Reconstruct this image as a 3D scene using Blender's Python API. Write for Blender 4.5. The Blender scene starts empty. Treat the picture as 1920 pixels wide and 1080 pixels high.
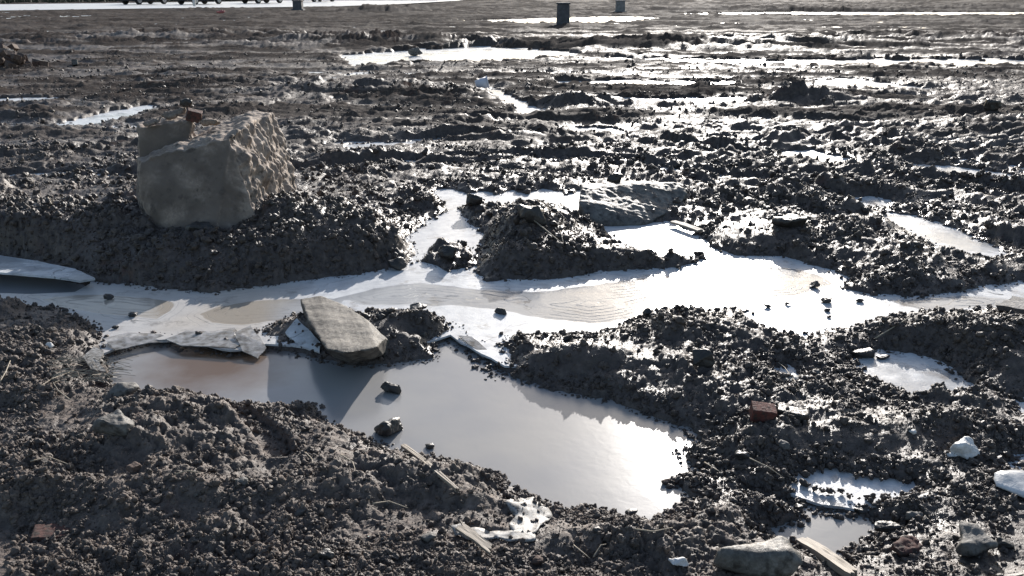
import bpy, bmesh, math, random
import numpy as np
from mathutils import Vector, Matrix
from mathutils.geometry import delaunay_2d_cdt

# ------------------------------------------------------------------ camera, sky, sun, exposure
S = bpy.context.scene
COL = S.collection
F = 1660.0; PITCH = math.radians(18.9); CAMH = 1.6
SUN_AZ = math.radians(13.0); SUN_EL = math.radians(19.0)      # azimuth measured from +Y towards +X
cam = bpy.data.cameras.new('camera'); cam.sensor_width = 36; cam.lens = F / 1920 * 36
cam.clip_start = 0.05; cam.clip_end = 3000
camo = bpy.data.objects.new('camera', cam); COL.objects.link(camo)
camo.location = (0, 0, CAMH); camo.rotation_euler = (math.pi / 2 - PITCH, 0, 0)
S.camera = camo
W = bpy.data.worlds.new('World'); S.world = W; W.use_nodes = True
wn = W.node_tree; bg = wn.nodes['Background']
sky = wn.nodes.new('ShaderNodeTexSky'); sky.sky_type = 'NISHITA'; sky.sun_disc = False
sky.sun_elevation = SUN_EL; sky.sun_rotation = SUN_AZ
sky.air_density = 1.0; sky.dust_density = 1.2; sky.ozone_density = 1.0
wn.links.new(sky.outputs[0], bg.inputs[0]); bg.inputs[1].default_value = 0.105
sl = bpy.data.lights.new('sun', 'SUN'); sl.energy = 5.0; sl.angle = math.radians(0.53); sl.color = (1.0, 0.95, 0.895)
so = bpy.data.objects.new('sun', sl); COL.objects.link(so)
sdir = Vector((math.sin(SUN_AZ) * math.cos(SUN_EL), math.cos(SUN_AZ) * math.cos(SUN_EL), math.sin(SUN_EL)))
so.rotation_euler = sdir.to_track_quat('Z', 'Y').to_euler()
S.view_settings.view_transform = 'Standard'; S.view_settings.look = 'None'
S.view_settings.exposure = 0.62; S.view_settings.gamma = 1.0; S.view_settings.use_curve_mapping = False

rng = np.random.default_rng(7); random.seed(7)
f4 = np.float32

# ------------------------------------------------------------------ photograph pixel -> place
def ray(u, v):
    yc = -(v - 540) / F
    return (u - 960) / F, math.cos(PITCH) + yc * math.sin(PITCH), -math.sin(PITCH) + yc * math.cos(PITCH)
def P0(u, v, z=0.0):
    x, y, d = ray(u, v); t = (z - CAMH) / d
    return x * t, y * t
def PD(u, v, y):
    a, b, c = ray(u, v); t = y / b
    return Vector((a * t, y, CAMH + c * t))

# ------------------------------------------------------------------ noise
def h2(ix, iy, s):
    h = (ix.astype(np.int64) * 374761393 + iy.astype(np.int64) * 668265263 + s * 1442695041) & 0xffffffff
    h = ((h ^ (h >> 13)) * 1274126177) & 0xffffffff
    h = h ^ (h >> 16)
    return (h & 0xffffff).astype(f4) / f4(0x1000000)
def gn(x, y, s=0):
    x = np.asarray(x, f4); y = np.asarray(y, f4)
    ix = np.floor(x); iy = np.floor(y); fx = x - ix; fy = y - iy
    ix = ix.astype(np.int64); iy = iy.astype(np.int64)
    ux = fx * fx * fx * (fx * (fx * 6 - 15) + 10); uy = fy * fy * fy * (fy * (fy * 6 - 15) + 10)
    def g(dx, dy):
        a = h2(ix + dx, iy + dy, s) * f4(6.2831853)
        return np.cos(a) * (fx - dx) + np.sin(a) * (fy - dy)
    a = g(0, 0); b = g(1, 0); c = g(0, 1); d = g(1, 1)
    return (a + (b - a) * ux + (c - a) * uy + (a - b - c + d) * ux * uy) * f4(1.5)
def fbm(x, y, s=0, o=4, g=0.5):
    r = 0; a = 1.0; t = 0
    for k in range(o):
        r = r + a * gn(x * 2 ** k, y * 2 ** k, s + k * 17); t += a; a *= g
    return r / t
def wor(x, y, s=0):
    x = np.asarray(x, f4); y = np.asarray(y, f4)
    ix = np.floor(x).astype(np.int64); iy = np.floor(y).astype(np.int64)
    best = np.full(x.shape, 9, f4); rid = np.zeros(x.shape, f4)
    for dx in (-1, 0, 1):
        for dy in (-1, 0, 1):
            cx = ix + dx; cy = iy + dy
            px = cx + h2(cx, cy, s); py = cy + h2(cx, cy, s + 5)
            r = 0.55 + 0.45 * h2(cx, cy, s + 9)
            d = np.hypot(px - x, py - y) / r
            m = d < best
            best = np.where(m, d, best).astype(f4); rid = np.where(m, r, rid)
    return best, rid
def sm(a, b, x):
    t = np.clip((x - a) / (b - a), 0, 1); return t * t * (3 - 2 * t)
def dome(x, y, s):
    d, r = wor(x, y, s)
    return np.sqrt(np.clip(1 - d * d * 1.15, 0, 1)) * r
def seg_sd(poly, x, y, margin, warp=True):
    """signed distance to a closed outline, negative inside, margin beyond its bounds"""
    P = np.array(poly, f4); out = np.full(x.shape, margin, f4)
    m = (x > P[:, 0].min() - margin) & (x < P[:, 0].max() + margin) & (y > P[:, 1].min() - margin) & (y < P[:, 1].max() + margin)
    idx = np.nonzero(m)[0]
    if len(idx) == 0: return out
    X = x[idx]; Y = y[idx]; d2 = np.full(X.shape, 1e9, f4); ins = np.zeros(X.shape, bool)
    for i in range(len(P)):
        ax, ay = P[i]; bx, by = P[(i + 1) % len(P)]
        ex, ey = bx - ax, by - ay
        t = np.clip(((X - ax) * ex + (Y - ay) * ey) / (ex * ex + ey * ey + 1e-12), 0, 1)
        d2 = np.minimum(d2, (X - ax - t * ex) ** 2 + (Y - ay - t * ey) ** 2)
        if ay != by:
            c = (ay > Y) != (by > Y)
            ins ^= c & (X < (bx - ax) * (Y - ay) / (by - ay) + ax)
    d = np.sqrt(d2); out[idx] = np.minimum(np.where(ins, -d, d), margin)
    return out
def line_d(pts, x, y, margin):
    """distance to a polyline (signed by side) and arc length along it"""
    P = np.array(pts, f4); D = np.full(x.shape, 9, f4); A = np.zeros(x.shape, f4)
    m = (x > P[:, 0].min() - margin) & (x < P[:, 0].max() + margin) & (y > P[:, 1].min() - margin) & (y < P[:, 1].max() + margin)
    idx = np.nonzero(m)[0]
    if len(idx) == 0: return D, A
    X = x[idx]; Y = y[idx]; b = np.full(X.shape, 9, f4); a = np.zeros(X.shape, f4); acc = 0
    for i in range(len(P) - 1):
        ax, ay = P[i]; ex, ey = P[i + 1] - P[i]; L = math.hypot(ex, ey)
        t = np.clip(((X - ax) * ex + (Y - ay) * ey) / (L * L), 0, 1)
        d = np.hypot(X - ax - t * ex, Y - ay - t * ey)
        sg = np.sign(ex * (Y - ay) - ey * (X - ax))
        k = d < np.abs(b); b = np.where(k, d * sg, b); a = np.where(k, acc + t * L, a); acc += L
    D[idx] = b; A[idx] = a
    return D, A

# ------------------------------------------------------------------ outlines of the water and ice (photograph pixels on the ground)
def W0(pts, z=0.0): return [P0(u, v, z) for u, v in pts]
POOL_Z = -0.028
ICE_MAIN = [(-400,455),(-60,470),(60,486),(170,524),(240,530),(330,541),(400,546),(470,537),(540,528),(640,516),(700,508),(748,498),
    (775,478),(748,452),(790,420),(832,396),(824,378),(800,366),(812,355),(846,353),(872,362),(905,356),(930,364),(962,354),(985,363),(1012,354),(1040,356),(1062,366),(1100,350),(1110,400),(1200,415),(1262,415),(1310,440),(1350,468),
    (1400,480),(1460,476),(1500,488),(1560,505),(1600,520),(1590,541),(1640,549),(1700,554),(1760,549),(1820,538),(1880,528),(1960,522),(2300,520),
    (2300,590),(1960,577),(1900,579),(1800,586),(1700,596),(1640,612),(1600,627),(1560,622),(1500,640),(1440,632),(1400,606),(1390,586),
    (1330,585),(1260,586),(1200,598),(1150,630),(1060,630),(960,634),(955,668),(935,694),(900,662),(868,640),(846,622),(780,640),(640,650),(500,642),(430,652),(380,645),(330,637),
    (270,632),(215,652),(190,642),(160,608),(100,582),(0,580),(-400,575)]
ISLE_MID = [(870,390),(905,380),(935,388),(960,382),(1010,380),(1050,390),(1072,404),(1110,432),(1170,466),(1240,490),(1320,483),(1270,499),(1180,503),(1100,510),(1050,521),(960,522),(920,526),(890,507),(902,470),(912,440),(884,415)]
ISLE_SLAB = [(480,632),(520,606),(560,592),(640,594),(720,592),(790,594),(856,614),(806,640),(806,660),(740,668),(700,672),(640,668),(560,648),(505,642)]
ISLE_SMALL = [(812,470),(850,462),(880,470),(885,500),(840,505),(800,490)]
POOL = [(196,672),(220,655),(270,638),(330,642),(380,650),(430,657),(500,645),(640,650),(780,640),(846,622),(868,645),(920,668),(945,694),(1000,716),(1100,738),(1180,757),(1250,785),(1300,803),
    (1332,836),(1288,856),(1332,888),(1272,908),(1318,945),(1268,972),(1232,998),(1180,988),(1120,968),(1030,960),(985,944),(930,908),(862,882),(795,864),(730,850),(675,830),
    (628,806),(580,790),(590,770),(500,768),(440,766),(380,752),(300,746),(240,740),(190,722)]
SMALL_ICE = {
 'a': [(1590,672),(1640,652),(1740,665),(1800,692),(1842,733),(1790,750),(1700,752),(1640,722),(1600,695)],
 'b': [(1650,398),(1720,403),(1790,428),(1850,453),(1905,482),(1850,490),(1770,472),(1710,442),(1665,420)],
 'c': [(1462,886),(1560,868),(1620,886),(1720,898),(1765,930),(1650,956),(1540,946),(1480,922)],
 'f': [(1425,690),(1480,680),(1530,708),(1470,718)],
 'g': [(1885,742),(1930,740),(1980,780),(1915,790)],
 'd': [(1868,870),(1900,852),(1960,850),(2060,905),(1960,912),(1890,888)],
 'e': [(1565,372),(1640,366),(1700,385),(1610,392)],
}
SMALL_WATER = [[(1410,932),(1500,930),(1640,966),(1705,990),(1640,1025),(1570,1065),(1500,1040),(1430,1020),(1425,990),(1490,970)]]
FAR_ICE = [
 [(902,164),(935,168),(980,188),(1030,212),(985,217),(945,196)],
 [(630,104),(700,98),(800,92),(900,86),(1030,93),(1100,102),(1020,112),(900,117),(760,120),(660,125)],
 [(118,230),(200,209),(290,193),(302,203),(210,228),(130,238)],
 [(1090,107),(1300,111),(1500,112),(1900,110),(2200,114),(2200,124),(1920,123),(1500,126),(1250,119)],
 [(1500,148),(1600,146),(1700,160),(1800,172),(1640,170),(1540,160)],
 [(1030,176),(1220,184),(1400,180),(1520,190),(1320,198),(1100,190)],
 [(-200,190),(60,182),(140,184),(60,196),(-200,204)],
 [(1450,283),(1520,280),(1610,300),(1560,312),(1480,298)],
 [(1680,304),(1790,310),(1920,330),(2050,340),(1920,345),(1740,326)],
 [(640,270),(780,264),(800,272),(660,282)],
 [(1060,238),(1160,240),(1200,258),(1110,252)],
 [(1240,26),(1500,22.5),(1960,23),(2400,25),(2400,29),(1920,28.5),(1600,29),(1400,27.5)],
 [(840,40),(1000,34),(1180,31),(1260,35),(1160,42),(1000,44)],
 [(1040,150),(1400,152),(1390,160),(1050,160)],
]
wICE = W0(ICE_MAIN); wIM = W0(ISLE_MID); wIS = W0(ISLE_SLAB); wISM = W0(ISLE_SMALL)
wPOOL = W0(POOL, POOL_Z); wSM = {k: W0(v, -.012 if k == 'c' else 0) for k, v in SMALL_ICE.items()}
wSW = [W0(p, POOL_Z) for p in SMALL_WATER]; wFAR = [W0(p) for p in FAR_ICE]

# mounds: u, v of the centre on the ground, rx, ry, height, sharpness
MOUNDS = []
def mound(u, v, z, rx, ry, h, p=2.0):
    x, y = P0(u, v, z); MOUNDS.append((x, y, rx, ry, h * (.38 if (y < 8 and u > 1150) else .62 if (y < 8 and u > 640) else (.8 if y < 8 else .9)), p))
mound(400, 430, .15, 1.25, .72, .125, 3); mound(620, 450, .08, .55, .7, .13, 2); mound(560, 420, .1, .5, .5, .10, 2)
mound(30, 425, .12, .75, .55, .22, 4)
mound(1000, 432, .1, .40, .52, .24, 2); mound(1080, 480, .05, .4, .22, .08, 2); mound(950, 490, .06, .22, .2, .10, 2)
mound(1190, 400, .05, .5, .35, .07, 2)
mound(650, 618, .02, .38, .14, .05, 2.5); mound(775, 604, .04, .16, .12, .09); mound(820, 606, .04, .12, .12, .05)
mound(1230, 620, .03, .42, .2, .08, 2.5); mound(1080, 675, .04, .30, .12, .09, 3)
mound(1480, 640, .04, .3, .2, .05)
mound(1790, 620, .1, .55, .18, .17, 3); mound(2000, 640, .1, .5, .3, .2, 3)
mound(1700, 520, .06, .4, .2, .11); mound(1500, 430, .06, .6, .4, .11); mound(1380, 440, .06, .3, .3, .08); mound(1850, 500, .05, .3, .15, .07)
mound(1450, 350, .1, .9, .4, .12); mound(1600, 340, .1, .6, .3, .12)
mound(1460, 165, .2, 1.1, .5, .30, 2); mound(1050, 190, .1, .8, .6, .16); mound(940, 165, .1, .4, .3, .15)
mound(700, 165, .1, 2.2, .8, .18); mound(400, 150, .1, 1.5, .8, .12)
mound(1590, 806, .06, .26, .10, .075, 3); mound(1700, 785, .05, .3, .12, .06, 3); mound(1420, 820, .06, .25, .1, .06)
mound(1850, 800, .06, .3, .15, .07)
mound(250, 860, .03, .4, .15, .03); mound(60, 640, .04, .5, .3, .05)
mound(620, 880, .03, .3, .12, .03); mound(905, 940, .04, .12, .06, .05, 3); mound(1150, 1010, .04, .25, .12, .05)
mound(400, 930, .05, .3, .12, .05); mound(150, 930, .05, .3, .12, .06)
mound(1250, 75, .2, 4.0, 1.5, .45, 2); mound(1500, 70, .2, 4.0, 1.4, .35, 2); mound(820, 70, .2, 4.5, 1.6, .35, 2); mound(350, 60, .2, 6.0, 1.8, .4, 2)
mound(100, 75, .1, 3.0, 1.2, .25, 2); mound(1750, 60, .2, 4.5, 2, .35, 2); mound(720, 16, .2, 3.2, 2, .75, 2); mound(780, 12, .2, 2.2, 2, .5, 2)
mound(375, 17, .1, 1.6, 1.4, .42, 2); mound(600, 70, .2, 4, 1.6, .3); mound(1500, 14, .2, 9, 4, .6, 2); mound(1850, 12, .2, 9, 4, .5, 2); mound(1200, 14, .2, 6, 2, .3)
mound(1056, 52, 0, .7, .6, .16, 2)

TRACKS = [  # tyre tracks: (px points, half width m, depth m, lug pitch m)
 ([(560,318),(760,300),(950,292),(1150,300),(1400,335),(1650,390),(1960,480)], .17, .085, .13),
 ([(620,268),(800,258),(1000,252),(1200,262),(1500,296),(1960,372)], .17, .085, .13),
 ([(900,225),(1200,232),(1500,255),(1960,315)], .17, .05, .11),
 ([(1000,200),(1300,212),(1600,228),(1960,262)], .2, .05, .12),
 ([(-100,300),(100,290),(260,262),(640,170),(900,140)], .18, .05, .12),
 ([(-100,250),(200,222),(420,180),(700,130)], .2, .05, .13),
 ([(-100,165),(300,168),(640,150),(1000,135),(1960,150)], .25, .06, .15),
 ([(600,72),(900,80),(1300,84),(1960,92)], .3, .08, .2),
 ([(1180,300),(1330,352),(1560,415),(1800,500)], .13, .035, .1),
 ([(-100,330),(120,322),(260,330)], .16, .05, .1),
 ([(400,752),(450,775),(490,815),(530,860)], .055, .018, .05),
]
wTR = [(W0(p, .03), a, b, c) for p, a, b, c in TRACKS]
PADS = []      # places where something stands: (x, y, r, z) the ground is levelled there

def height(x, y, full=False):
    x = np.asarray(x, f4).ravel(); y = np.asarray(y, f4).ravel()
    dist = np.maximum(y, 1.0)
    # ragged shore: warp the outlines
    wa = np.clip(0.028 * dist / 4, .02, .16)
    hfq = .5 * (1 - sm(6, 11, y)); lfx = 1 - .72 * sm(8, 16, y)
    wx = x + wa * (fbm(x * 7, y * 7, 3, 3) * 1.4 + hfq * gn(x * 33, y * 33, 8)); wy = y + wa * (1 + 5 * sm(8, 20, y)) * (fbm(x * 7 * lfx, y * 7 * lfx, 31, 3) * 1.4 + hfq * gn(x * 33, y * 33, 18))
    sd = seg_sd(wICE, wx, wy, .7)
    for p in (wIM, wIS, wISM): sd = np.maximum(sd, -seg_sd(p, wx, wy, .7))
    for p in wSM.values(): sd = np.minimum(sd, seg_sd(p, wx, wy, .5))
    SDM = 2.5
    for p in wFAR:
        d_ = seg_sd(p, wx, wy, SDM); sd = np.where(d_ < SDM, np.minimum(np.where(sd >= .45, SDM, sd), d_), np.where(sd >= .45, SDM, sd))
    sp = np.maximum(seg_sd(wPOOL, wx, wy, .7), -seg_sd(wIS, wx, wy, .7))
    sq = sp
    for p in wSW: sp = np.minimum(sp, seg_sd(p, wx, wy, .4) ); sq = np.minimum(sq, 2.2 * seg_sd(p, wx, wy, .4))
    sa = np.minimum(sd, sp)
    far = sm(5.5, 9, y)
    # broad shape
    m = np.zeros_like(x)
    for (mx, my, rx, ry, h, p) in MOUNDS:
        q = ((x - mx) / rx) ** 2 + ((y - my) / ry) ** 2
        k = q < 4
        m[k] = np.maximum(m[k], 0) + h * np.exp(-(q[k] ** (p / 2)) * 1.6)
    lump = fbm(x * 1.1, y * 1.1, 40, 3)
    ridge = 1 - np.abs(fbm(x * .8 + y * .25, y * 2.6 - x * .5, 51, 3)) * 3.0
    ridge2 = 1 - np.abs(gn(x * 1.7 + y * 1.3, y * 5.5 - x * 2.6, 77)) * 2.6
    rz = sm(-.8, 1.2, x - .12 * y) * sm(5, 7.5, y)
    pos = .035 + .035 * lump + far * (.028 * ridge - .015) + rz * (.035 * ridge2 - .01) + .02 * np.clip(dist / 20, 0, 1) * fbm(x * .25, y * .8, 90, 2)
    pos += far * sm(10, 24, y) * (.20 * np.abs(fbm(x * .30, y * .75, 95, 3)) + .10 * fbm(x * .7, y * 1.6, 97, 3) - .02)
    bw = np.where(y < 18, 1.0, .6)
    b1 = gn(x * .13 + .3 * gn(x * .4, y * .4, 811), y * .95 + .12 * x, 812); b2 = gn(x * .10, y * .42 + .04 * x, 813)
    pos += sm(8, 12, y) * (1 - sm(20, 32, y) * .7) * (.075 * (1 - 2.2 * np.abs(b1))) + sm(16, 26, y) * .20 * (.5 - 1.4 * np.abs(b2))
    # tyre tracks
    tr = np.zeros_like(x); trk = np.zeros_like(x)
    for (pts, hw, dp, lp) in wTR:
        d, a = line_d(pts, x, y, hw * 3)
        q = np.abs(d + .02 * gn(x * 3, y * 3, 66)) / hw
        inn = 1 - sm(.75, 1.05, q); rim = np.exp(-((q - 1.25) / .25) ** 2)
        lug = np.sin((a / lp + np.abs(d) / hw * .9) * 6.283 + 1.5 * gn(a * 1.2, d, 12))
        lk = 0.0 if lp < .065 else 1.0; br = .45 + .75 * sm(-.25, .3, gn(a * .5, d * 2, 19))
        tr += br * (inn * (-dp + lk * dp * .75 * sm(-.2, .5, lug)) + rim * dp * .55 * (.7 + .5 * gn(a * 9, d * 9, 21)))
        trk = np.maximum(trk, inn)
    # clods
    amp = .40 + .95 * sm(-.2, .3, fbm(x * 1.6, y * 1.6, 201, 3) * 1.5) + .4 * sm(.02, .15, m)
    amp = amp * (1 - .8 * trk) * (1 - .35 * far)
    cl = .034 * dome(x * 7.5 + .3 * gn(x * 9, y * 9, 4), y * 7.5, 11) * sm(-.05, .4, gn(x * 2.1, y * 2.1, 202))
    w3x = x + .012 * gn(x * 30, y * 30, 301); w3y = y + .012 * gn(x * 30, y * 30, 302)
    cl += .019 * dome(w3x * 19, w3y * 19, 13) + .011 * dome(w3x * 41, w3y * 41, 15)
    near = 1 - sm(4, 7, y)
    cl += near * (.005 * dome(x * 88, y * 88, 17) + .004 * gn(x * 110, y * 110, 23))
    cl += .012 * fbm(x * 12, y * 12, 61, 3)
    cl *= amp * (1 - .6 * sm(9, 20, y))
    big = dome(x * 4.3 + .5 * gn(x * 6, y * 6, 711), y * 4.3 + .5 * gn(x * 6, y * 6, 712), 713)
    cl += .036 * big * big * sm(.02, .35, gn(x * 1.9, y * 1.9, 714)) * (1 - trk)
    cl += .020 * fbm(x * 4.5, y * 4.5, 715, 4)
    sx = 1 - .6 * sm(9, 22, y)
    rf = .7 * np.abs(gn(x * 1.3 * sx + .4 * y, y * 2.6, 601)) + .5 * np.abs(gn(x * 3.4 * sx, y * 5.1, 602)) + .25 * np.abs(gn(x * 8, y * 12, 603))
    cl += far * (.055 + .015 * sm(12, 30, y)) * (1 - rf * 1.7) * (.35 + .9 * sm(-.3, .3, fbm(x * .55, y * .9, 604, 2))) * (1 - .5 * trk) - far * .022 + sm(8, 12, y) * m * .35 * (1 - 2.0 * rf)
    cl += sm(12, 30, y) * (.05 * dome(x * 1.1, y * 1.8, 71) * sm(0, .4, gn(x * .3, y * .6, 72)) + .05 * fbm(x * 1.5, y * 2.5, 78, 4))
    wd = 1 + np.clip(y - 8, 0, 14) * .45; out = sm(0, 1, sa / (.28 * wd)); edge = sm(-.01, .06, sa)
    base = POOL_Z * (1 - sm(0, .20, sq))
    h = base + pos * (.25 + .75 * out) + m * sm(-.02, .14, sa / wd) + tr * out + cl * (.25 + .75 * edge) + .004
    # the near mud never dips under the ice level outside the puddles
    nearland = (1 - sm(6.5, 8.5, y)) * sm(.0, .05, sd)
    lo = base + .012 + .006 * gn(x * 15, y * 15, 5)
    h = np.where(h < lo, h + (lo - h) * nearland * sm(0, .04, sp), h)
    h -= (.03 + .10 * sm(.02, .2, -sa)) * sm(0, .035, -sa) + pos * .2 * sm(0, .03, -sa)
    h = np.where(sp < .02, np.minimum(h, h), h)
    rdfl = sm(44, 50, y) * (1 - 0)
    for (px, py, r, z) in PADS:
        k = (np.abs(x - px) < 2 * r) & (np.abs(y - py) < 2 * r)
        if k.any():
            w = 1 - sm(.6, 1.4, np.hypot(x[k] - px, y[k] - py) / r)
            h[k] = h[k] * (1 - w) + (z + (h[k] - z) * .25) * w
    if full: return h, sd, sp, trk, m
    return h
def H(x, y): return float(height([x], [y])[0])
def spot(u, v, smooth=.03):
    """ground point seen at a pixel, and the ground's height there"""
    z = .03
    for _ in range(5):
        x, y = P0(u, v, z)
        o = smooth * np.array([[0, 0], [1, 0], [-1, 0], [0, 1], [0, -1]])
        hz, sd_, sp_, _, _ = height(x + o[:, 0], y + o[:, 1], True); z = float(np.mean(hz))
        if sp_[0] < .01: z = max(z, POOL_Z)
        elif sd_[0] < .01: z = max(z, 0.0)
    return x, y, z

# ------------------------------------------------------------------ materials
def new_mat(name):
    m = bpy.data.materials.new(name); m.use_nodes = True
    nt = m.node_tree; b = nt.nodes['Principled BSDF']
    return m, nt, b
def N(nt, t, **kw):
    n = nt.nodes.new(t)
    for k, v in kw.items():
        if k.startswith('i_'):
            n.inputs[k[2:].replace('_', ' ')].default_value = v
        else: setattr(n, k, v)
    return n
def noise(nt, co, scale, detail=4, rough=.55, dist=0):
    n = N(nt, 'ShaderNodeTexNoise'); n.inputs['Scale'].default_value = scale; n.inputs['Detail'].default_value = detail
    n.inputs['Roughness'].default_value = rough; n.inputs['Distortion'].default_value = dist
    nt.links.new(co, n.inputs['Vector']); return n.outputs['Fac']
def ramp(nt, fac, stops):
    r = N(nt, 'ShaderNodeValToRGB'); e = r.color_ramp.elements
    while len(e) < len(stops): e.new(.5)
    for k, (p, c) in enumerate(stops):
        e[k].position = p; e[k].color = (*c, 1) if len(c) == 3 else c
    nt.links.new(fac, r.inputs[0]); return r.outputs[0]
def g3(v): return (v, v, v)
def mix(nt, fac, a, b, mode='MIX'):
    n = N(nt, 'ShaderNodeMix', data_type='RGBA', blend_type=mode)
    for s, v in ((n.inputs['Factor'], fac), (n.inputs['A'], a), (n.inputs['B'], b)):
        if hasattr(v, 'links') or hasattr(v, 'is_linked'): nt.links.new(v, s)
        elif isinstance(v, (int, float)): s.default_value = v
        else: s.default_value = (*v, 1)
    return n.outputs['Result']
def mth(nt, op, a, b=0.0, clamp=False):
    n = N(nt, 'ShaderNodeMath', operation=op, use_clamp=clamp)
    for s, v in ((n.inputs[0], a), (n.inputs[1], b)):
        if isinstance(v, (int, float)): s.default_value = v
        else: nt.links.new(v, s)
    return n.outputs[0]
def maprange(nt, v, a, b, c, d):
    n = N(nt, 'ShaderNodeMapRange'); nt.links.new(v, n.inputs[0])
    for k, q in zip((1, 2, 3, 4), (a, b, c, d)): n.inputs[k].default_value = q
    return n.outputs[0]
def bump(nt, b, h, strength, dist, prev=None):
    n = N(nt, 'ShaderNodeBump'); n.inputs['Strength'].default_value = strength; n.inputs['Distance'].default_value = dist
    nt.links.new(h, n.inputs['Height'])
    if prev is not None: nt.links.new(prev, n.inputs['Normal'])
    if b is not None: nt.links.new(n.outputs[0], b.inputs['Normal'])
    return n.outputs[0]
def coord(nt, kind='Object'): return N(nt, 'ShaderNodeTexCoord').outputs[kind]
def geo_pos(nt): return N(nt, 'ShaderNodeNewGeometry').outputs['Position']
def attr(nt, name): return N(nt, 'ShaderNodeAttribute', attribute_name=name).outputs['Fac']

def mud_material(name, attrs=True):
    m, nt, b = new_mat(name); co = geo_pos(nt)
    n1 = noise(nt, co, 3.0, 5); n2 = noise(nt, co, 26, 5, .6); n3 = noise(nt, co, 150, 3, .6)
    dark = ramp(nt, n2, [(.3, (.045, .034, .029)), (.55, (.082, .064, .054)), (.75, (.142, .113, .096))])
    dry = ramp(nt, n2, [(.3, (.058, .044, .037)), (.55, (.135, .106, .088)), (.8, (.24, .192, .162))])
    red = (.10, .045, .030)
    redf = mth(nt, 'MULTIPLY', maprange(nt, n1, .58, .68, 0, 1), maprange(nt, noise(nt, co, 11, 3), .5, .62, 0, .55))
    if attrs:
        a = attr(nt, 'dry'); c = mix(nt, a, dark, dry)
        c = mix(nt, redf, c, red)
        nt.links.new(c, b.inputs['Base Color'])
        w = attr(nt, 'wet')
        r = mth(nt, 'ADD', maprange(nt, n2, .3, .7, .38, .68), mth(nt, 'MULTIPLY', w, -.28))
        r = mth(nt, 'ADD', r, mth(nt, 'MULTIPLY', a, .22), True)
        r = mth(nt, 'ADD', r, mth(nt, 'MULTIPLY', attr(nt, 'coarse'), .42), True)
        nt.links.new(maprange(nt, attr(nt, 'coarse'), 0, 1, .42, .08), b.inputs['Specular IOR Level'])
    else:
        at = N(nt, 'ShaderNodeAttribute', attribute_name='dry', attribute_type='INSTANCER').outputs['Fac']
        c = mix(nt, at, dark, dry); nt.links.new(c, b.inputs['Base Color'])
        r = mth(nt, 'ADD', maprange(nt, n2, .3, .7, .38, .68), mth(nt, 'MULTIPLY', at, .22), True)
    nt.links.new(r, b.inputs['Roughness'])
    b.inputs['Specular IOR Level'].default_value = .42
    x = bump(nt, None, n2, .55, .02)
    x = bump(nt, None, n3, .65, .006, x)
    last = bump(nt, b, noise(nt, co, 520, 2), .5, .0018, x)
    if attrs:
        df = N(nt, 'ShaderNodeBsdfDiffuse'); df.inputs['Roughness'].default_value = 1.0; nt.links.new(c, df.inputs['Color']); nt.links.new(last, df.inputs['Normal'])
        mx = N(nt, 'ShaderNodeMixShader'); nt.links.new(mth(nt, 'MULTIPLY', attr(nt, 'coarse'), .66), mx.inputs[0]); nt.links.new(b.outputs[0], mx.inputs[1]); nt.links.new(df.outputs[0], mx.inputs[2])
        nt.links.new(mx.outputs[0], nt.nodes['Material Output'].inputs[0])
    return m
MUD = mud_material('mud'); CLOD = mud_material('mud_clod', False)

def rock_material(name, c0, c1, c2, rough=.75, sc=1.0, mudf=.0):
    m, nt, b = new_mat(name); co = coord(nt)
    n1 = noise(nt, co, 4 * sc, 6, .6); n2 = noise(nt, co, 40 * sc, 5, .65)
    c = ramp(nt, mth(nt, 'ADD', mth(nt, 'MULTIPLY', n1, .6), mth(nt, 'MULTIPLY', n2, .4)), [(.36, c0), (.5, c1), (.66, c2)])
    if mudf:
        g = noise(nt, co, 9 * sc, 5, .6)
        c = mix(nt, maprange(nt, g, .62 - mudf * .3, .72 - mudf * .2, 0, .9), c, (.03, .025, .021))
    nt.links.new(c, b.inputs['Base Color'])
    nt.links.new(maprange(nt, n2, .3, .7, rough - .15, min(1, rough + .15)), b.inputs['Roughness'])
    x = bump(nt, None, n2, .6, .012 / sc)
    bump(nt, b, noise(nt, co, 190 * sc, 3), .5, .003 / sc, x)
    return m
SAND = rock_material('sandstone', (.095, .072, .055), (.21, .162, .128), (.40, .32, .255), .85, 1.6, .2)
GREY = rock_material('grey_stone', (.06, .055, .05), (.13, .122, .112), (.23, .218, .20), .7, 3, .5)
DARKS = rock_material('dark_stone', (.018, .016, .014), (.035, .031, .028), (.075, .068, .06), .45, 4, .3)
PALE = rock_material('pale_stone', (.45, .44, .42), (.62, .61, .60), (.80, .80, .79), .6, 5)
BRICK = rock_material('fired_clay', (.06, .026, .02), (.10, .040, .031), (.15, .07, .053), .85, 5, .6)
SLATE = rock_material('slab_stone', (.055, .05, .044), (.12, .112, .10), (.24, .225, .20), .6, 2.5, .4)
CONC = rock_material('concrete', (.12, .12, .12), (.2, .2, .2), (.3, .3, .3), .85, 1.5)
CONCD = rock_material('dark_concrete', (.05, .052, .058), (.08, .083, .092), (.12, .123, .13), .85, 1.5)

def wood_material(name, c0, c1):
    m, nt, b = new_mat(name); co = coord(nt)
    mp = N(nt, 'ShaderNodeMapping'); mp.inputs['Scale'].default_value = (3, 45, 45); nt.links.new(co, mp.inputs[0])
    n1 = noise(nt, mp.outputs[0], 2.5, 6, .65)
    nt.links.new(ramp(nt, n1, [(.3, c0), (.7, c1)]), b.inputs['Base Color']); b.inputs['Roughness'].default_value = .7
    bump(nt, b, n1, .7, .003); return m
WOOD = wood_material('weathered_wood', (.13, .105, .08), (.36, .31, .25))
WOODR = wood_material('brown_board', (.10, .06, .042), (.22, .14, .10))

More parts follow.
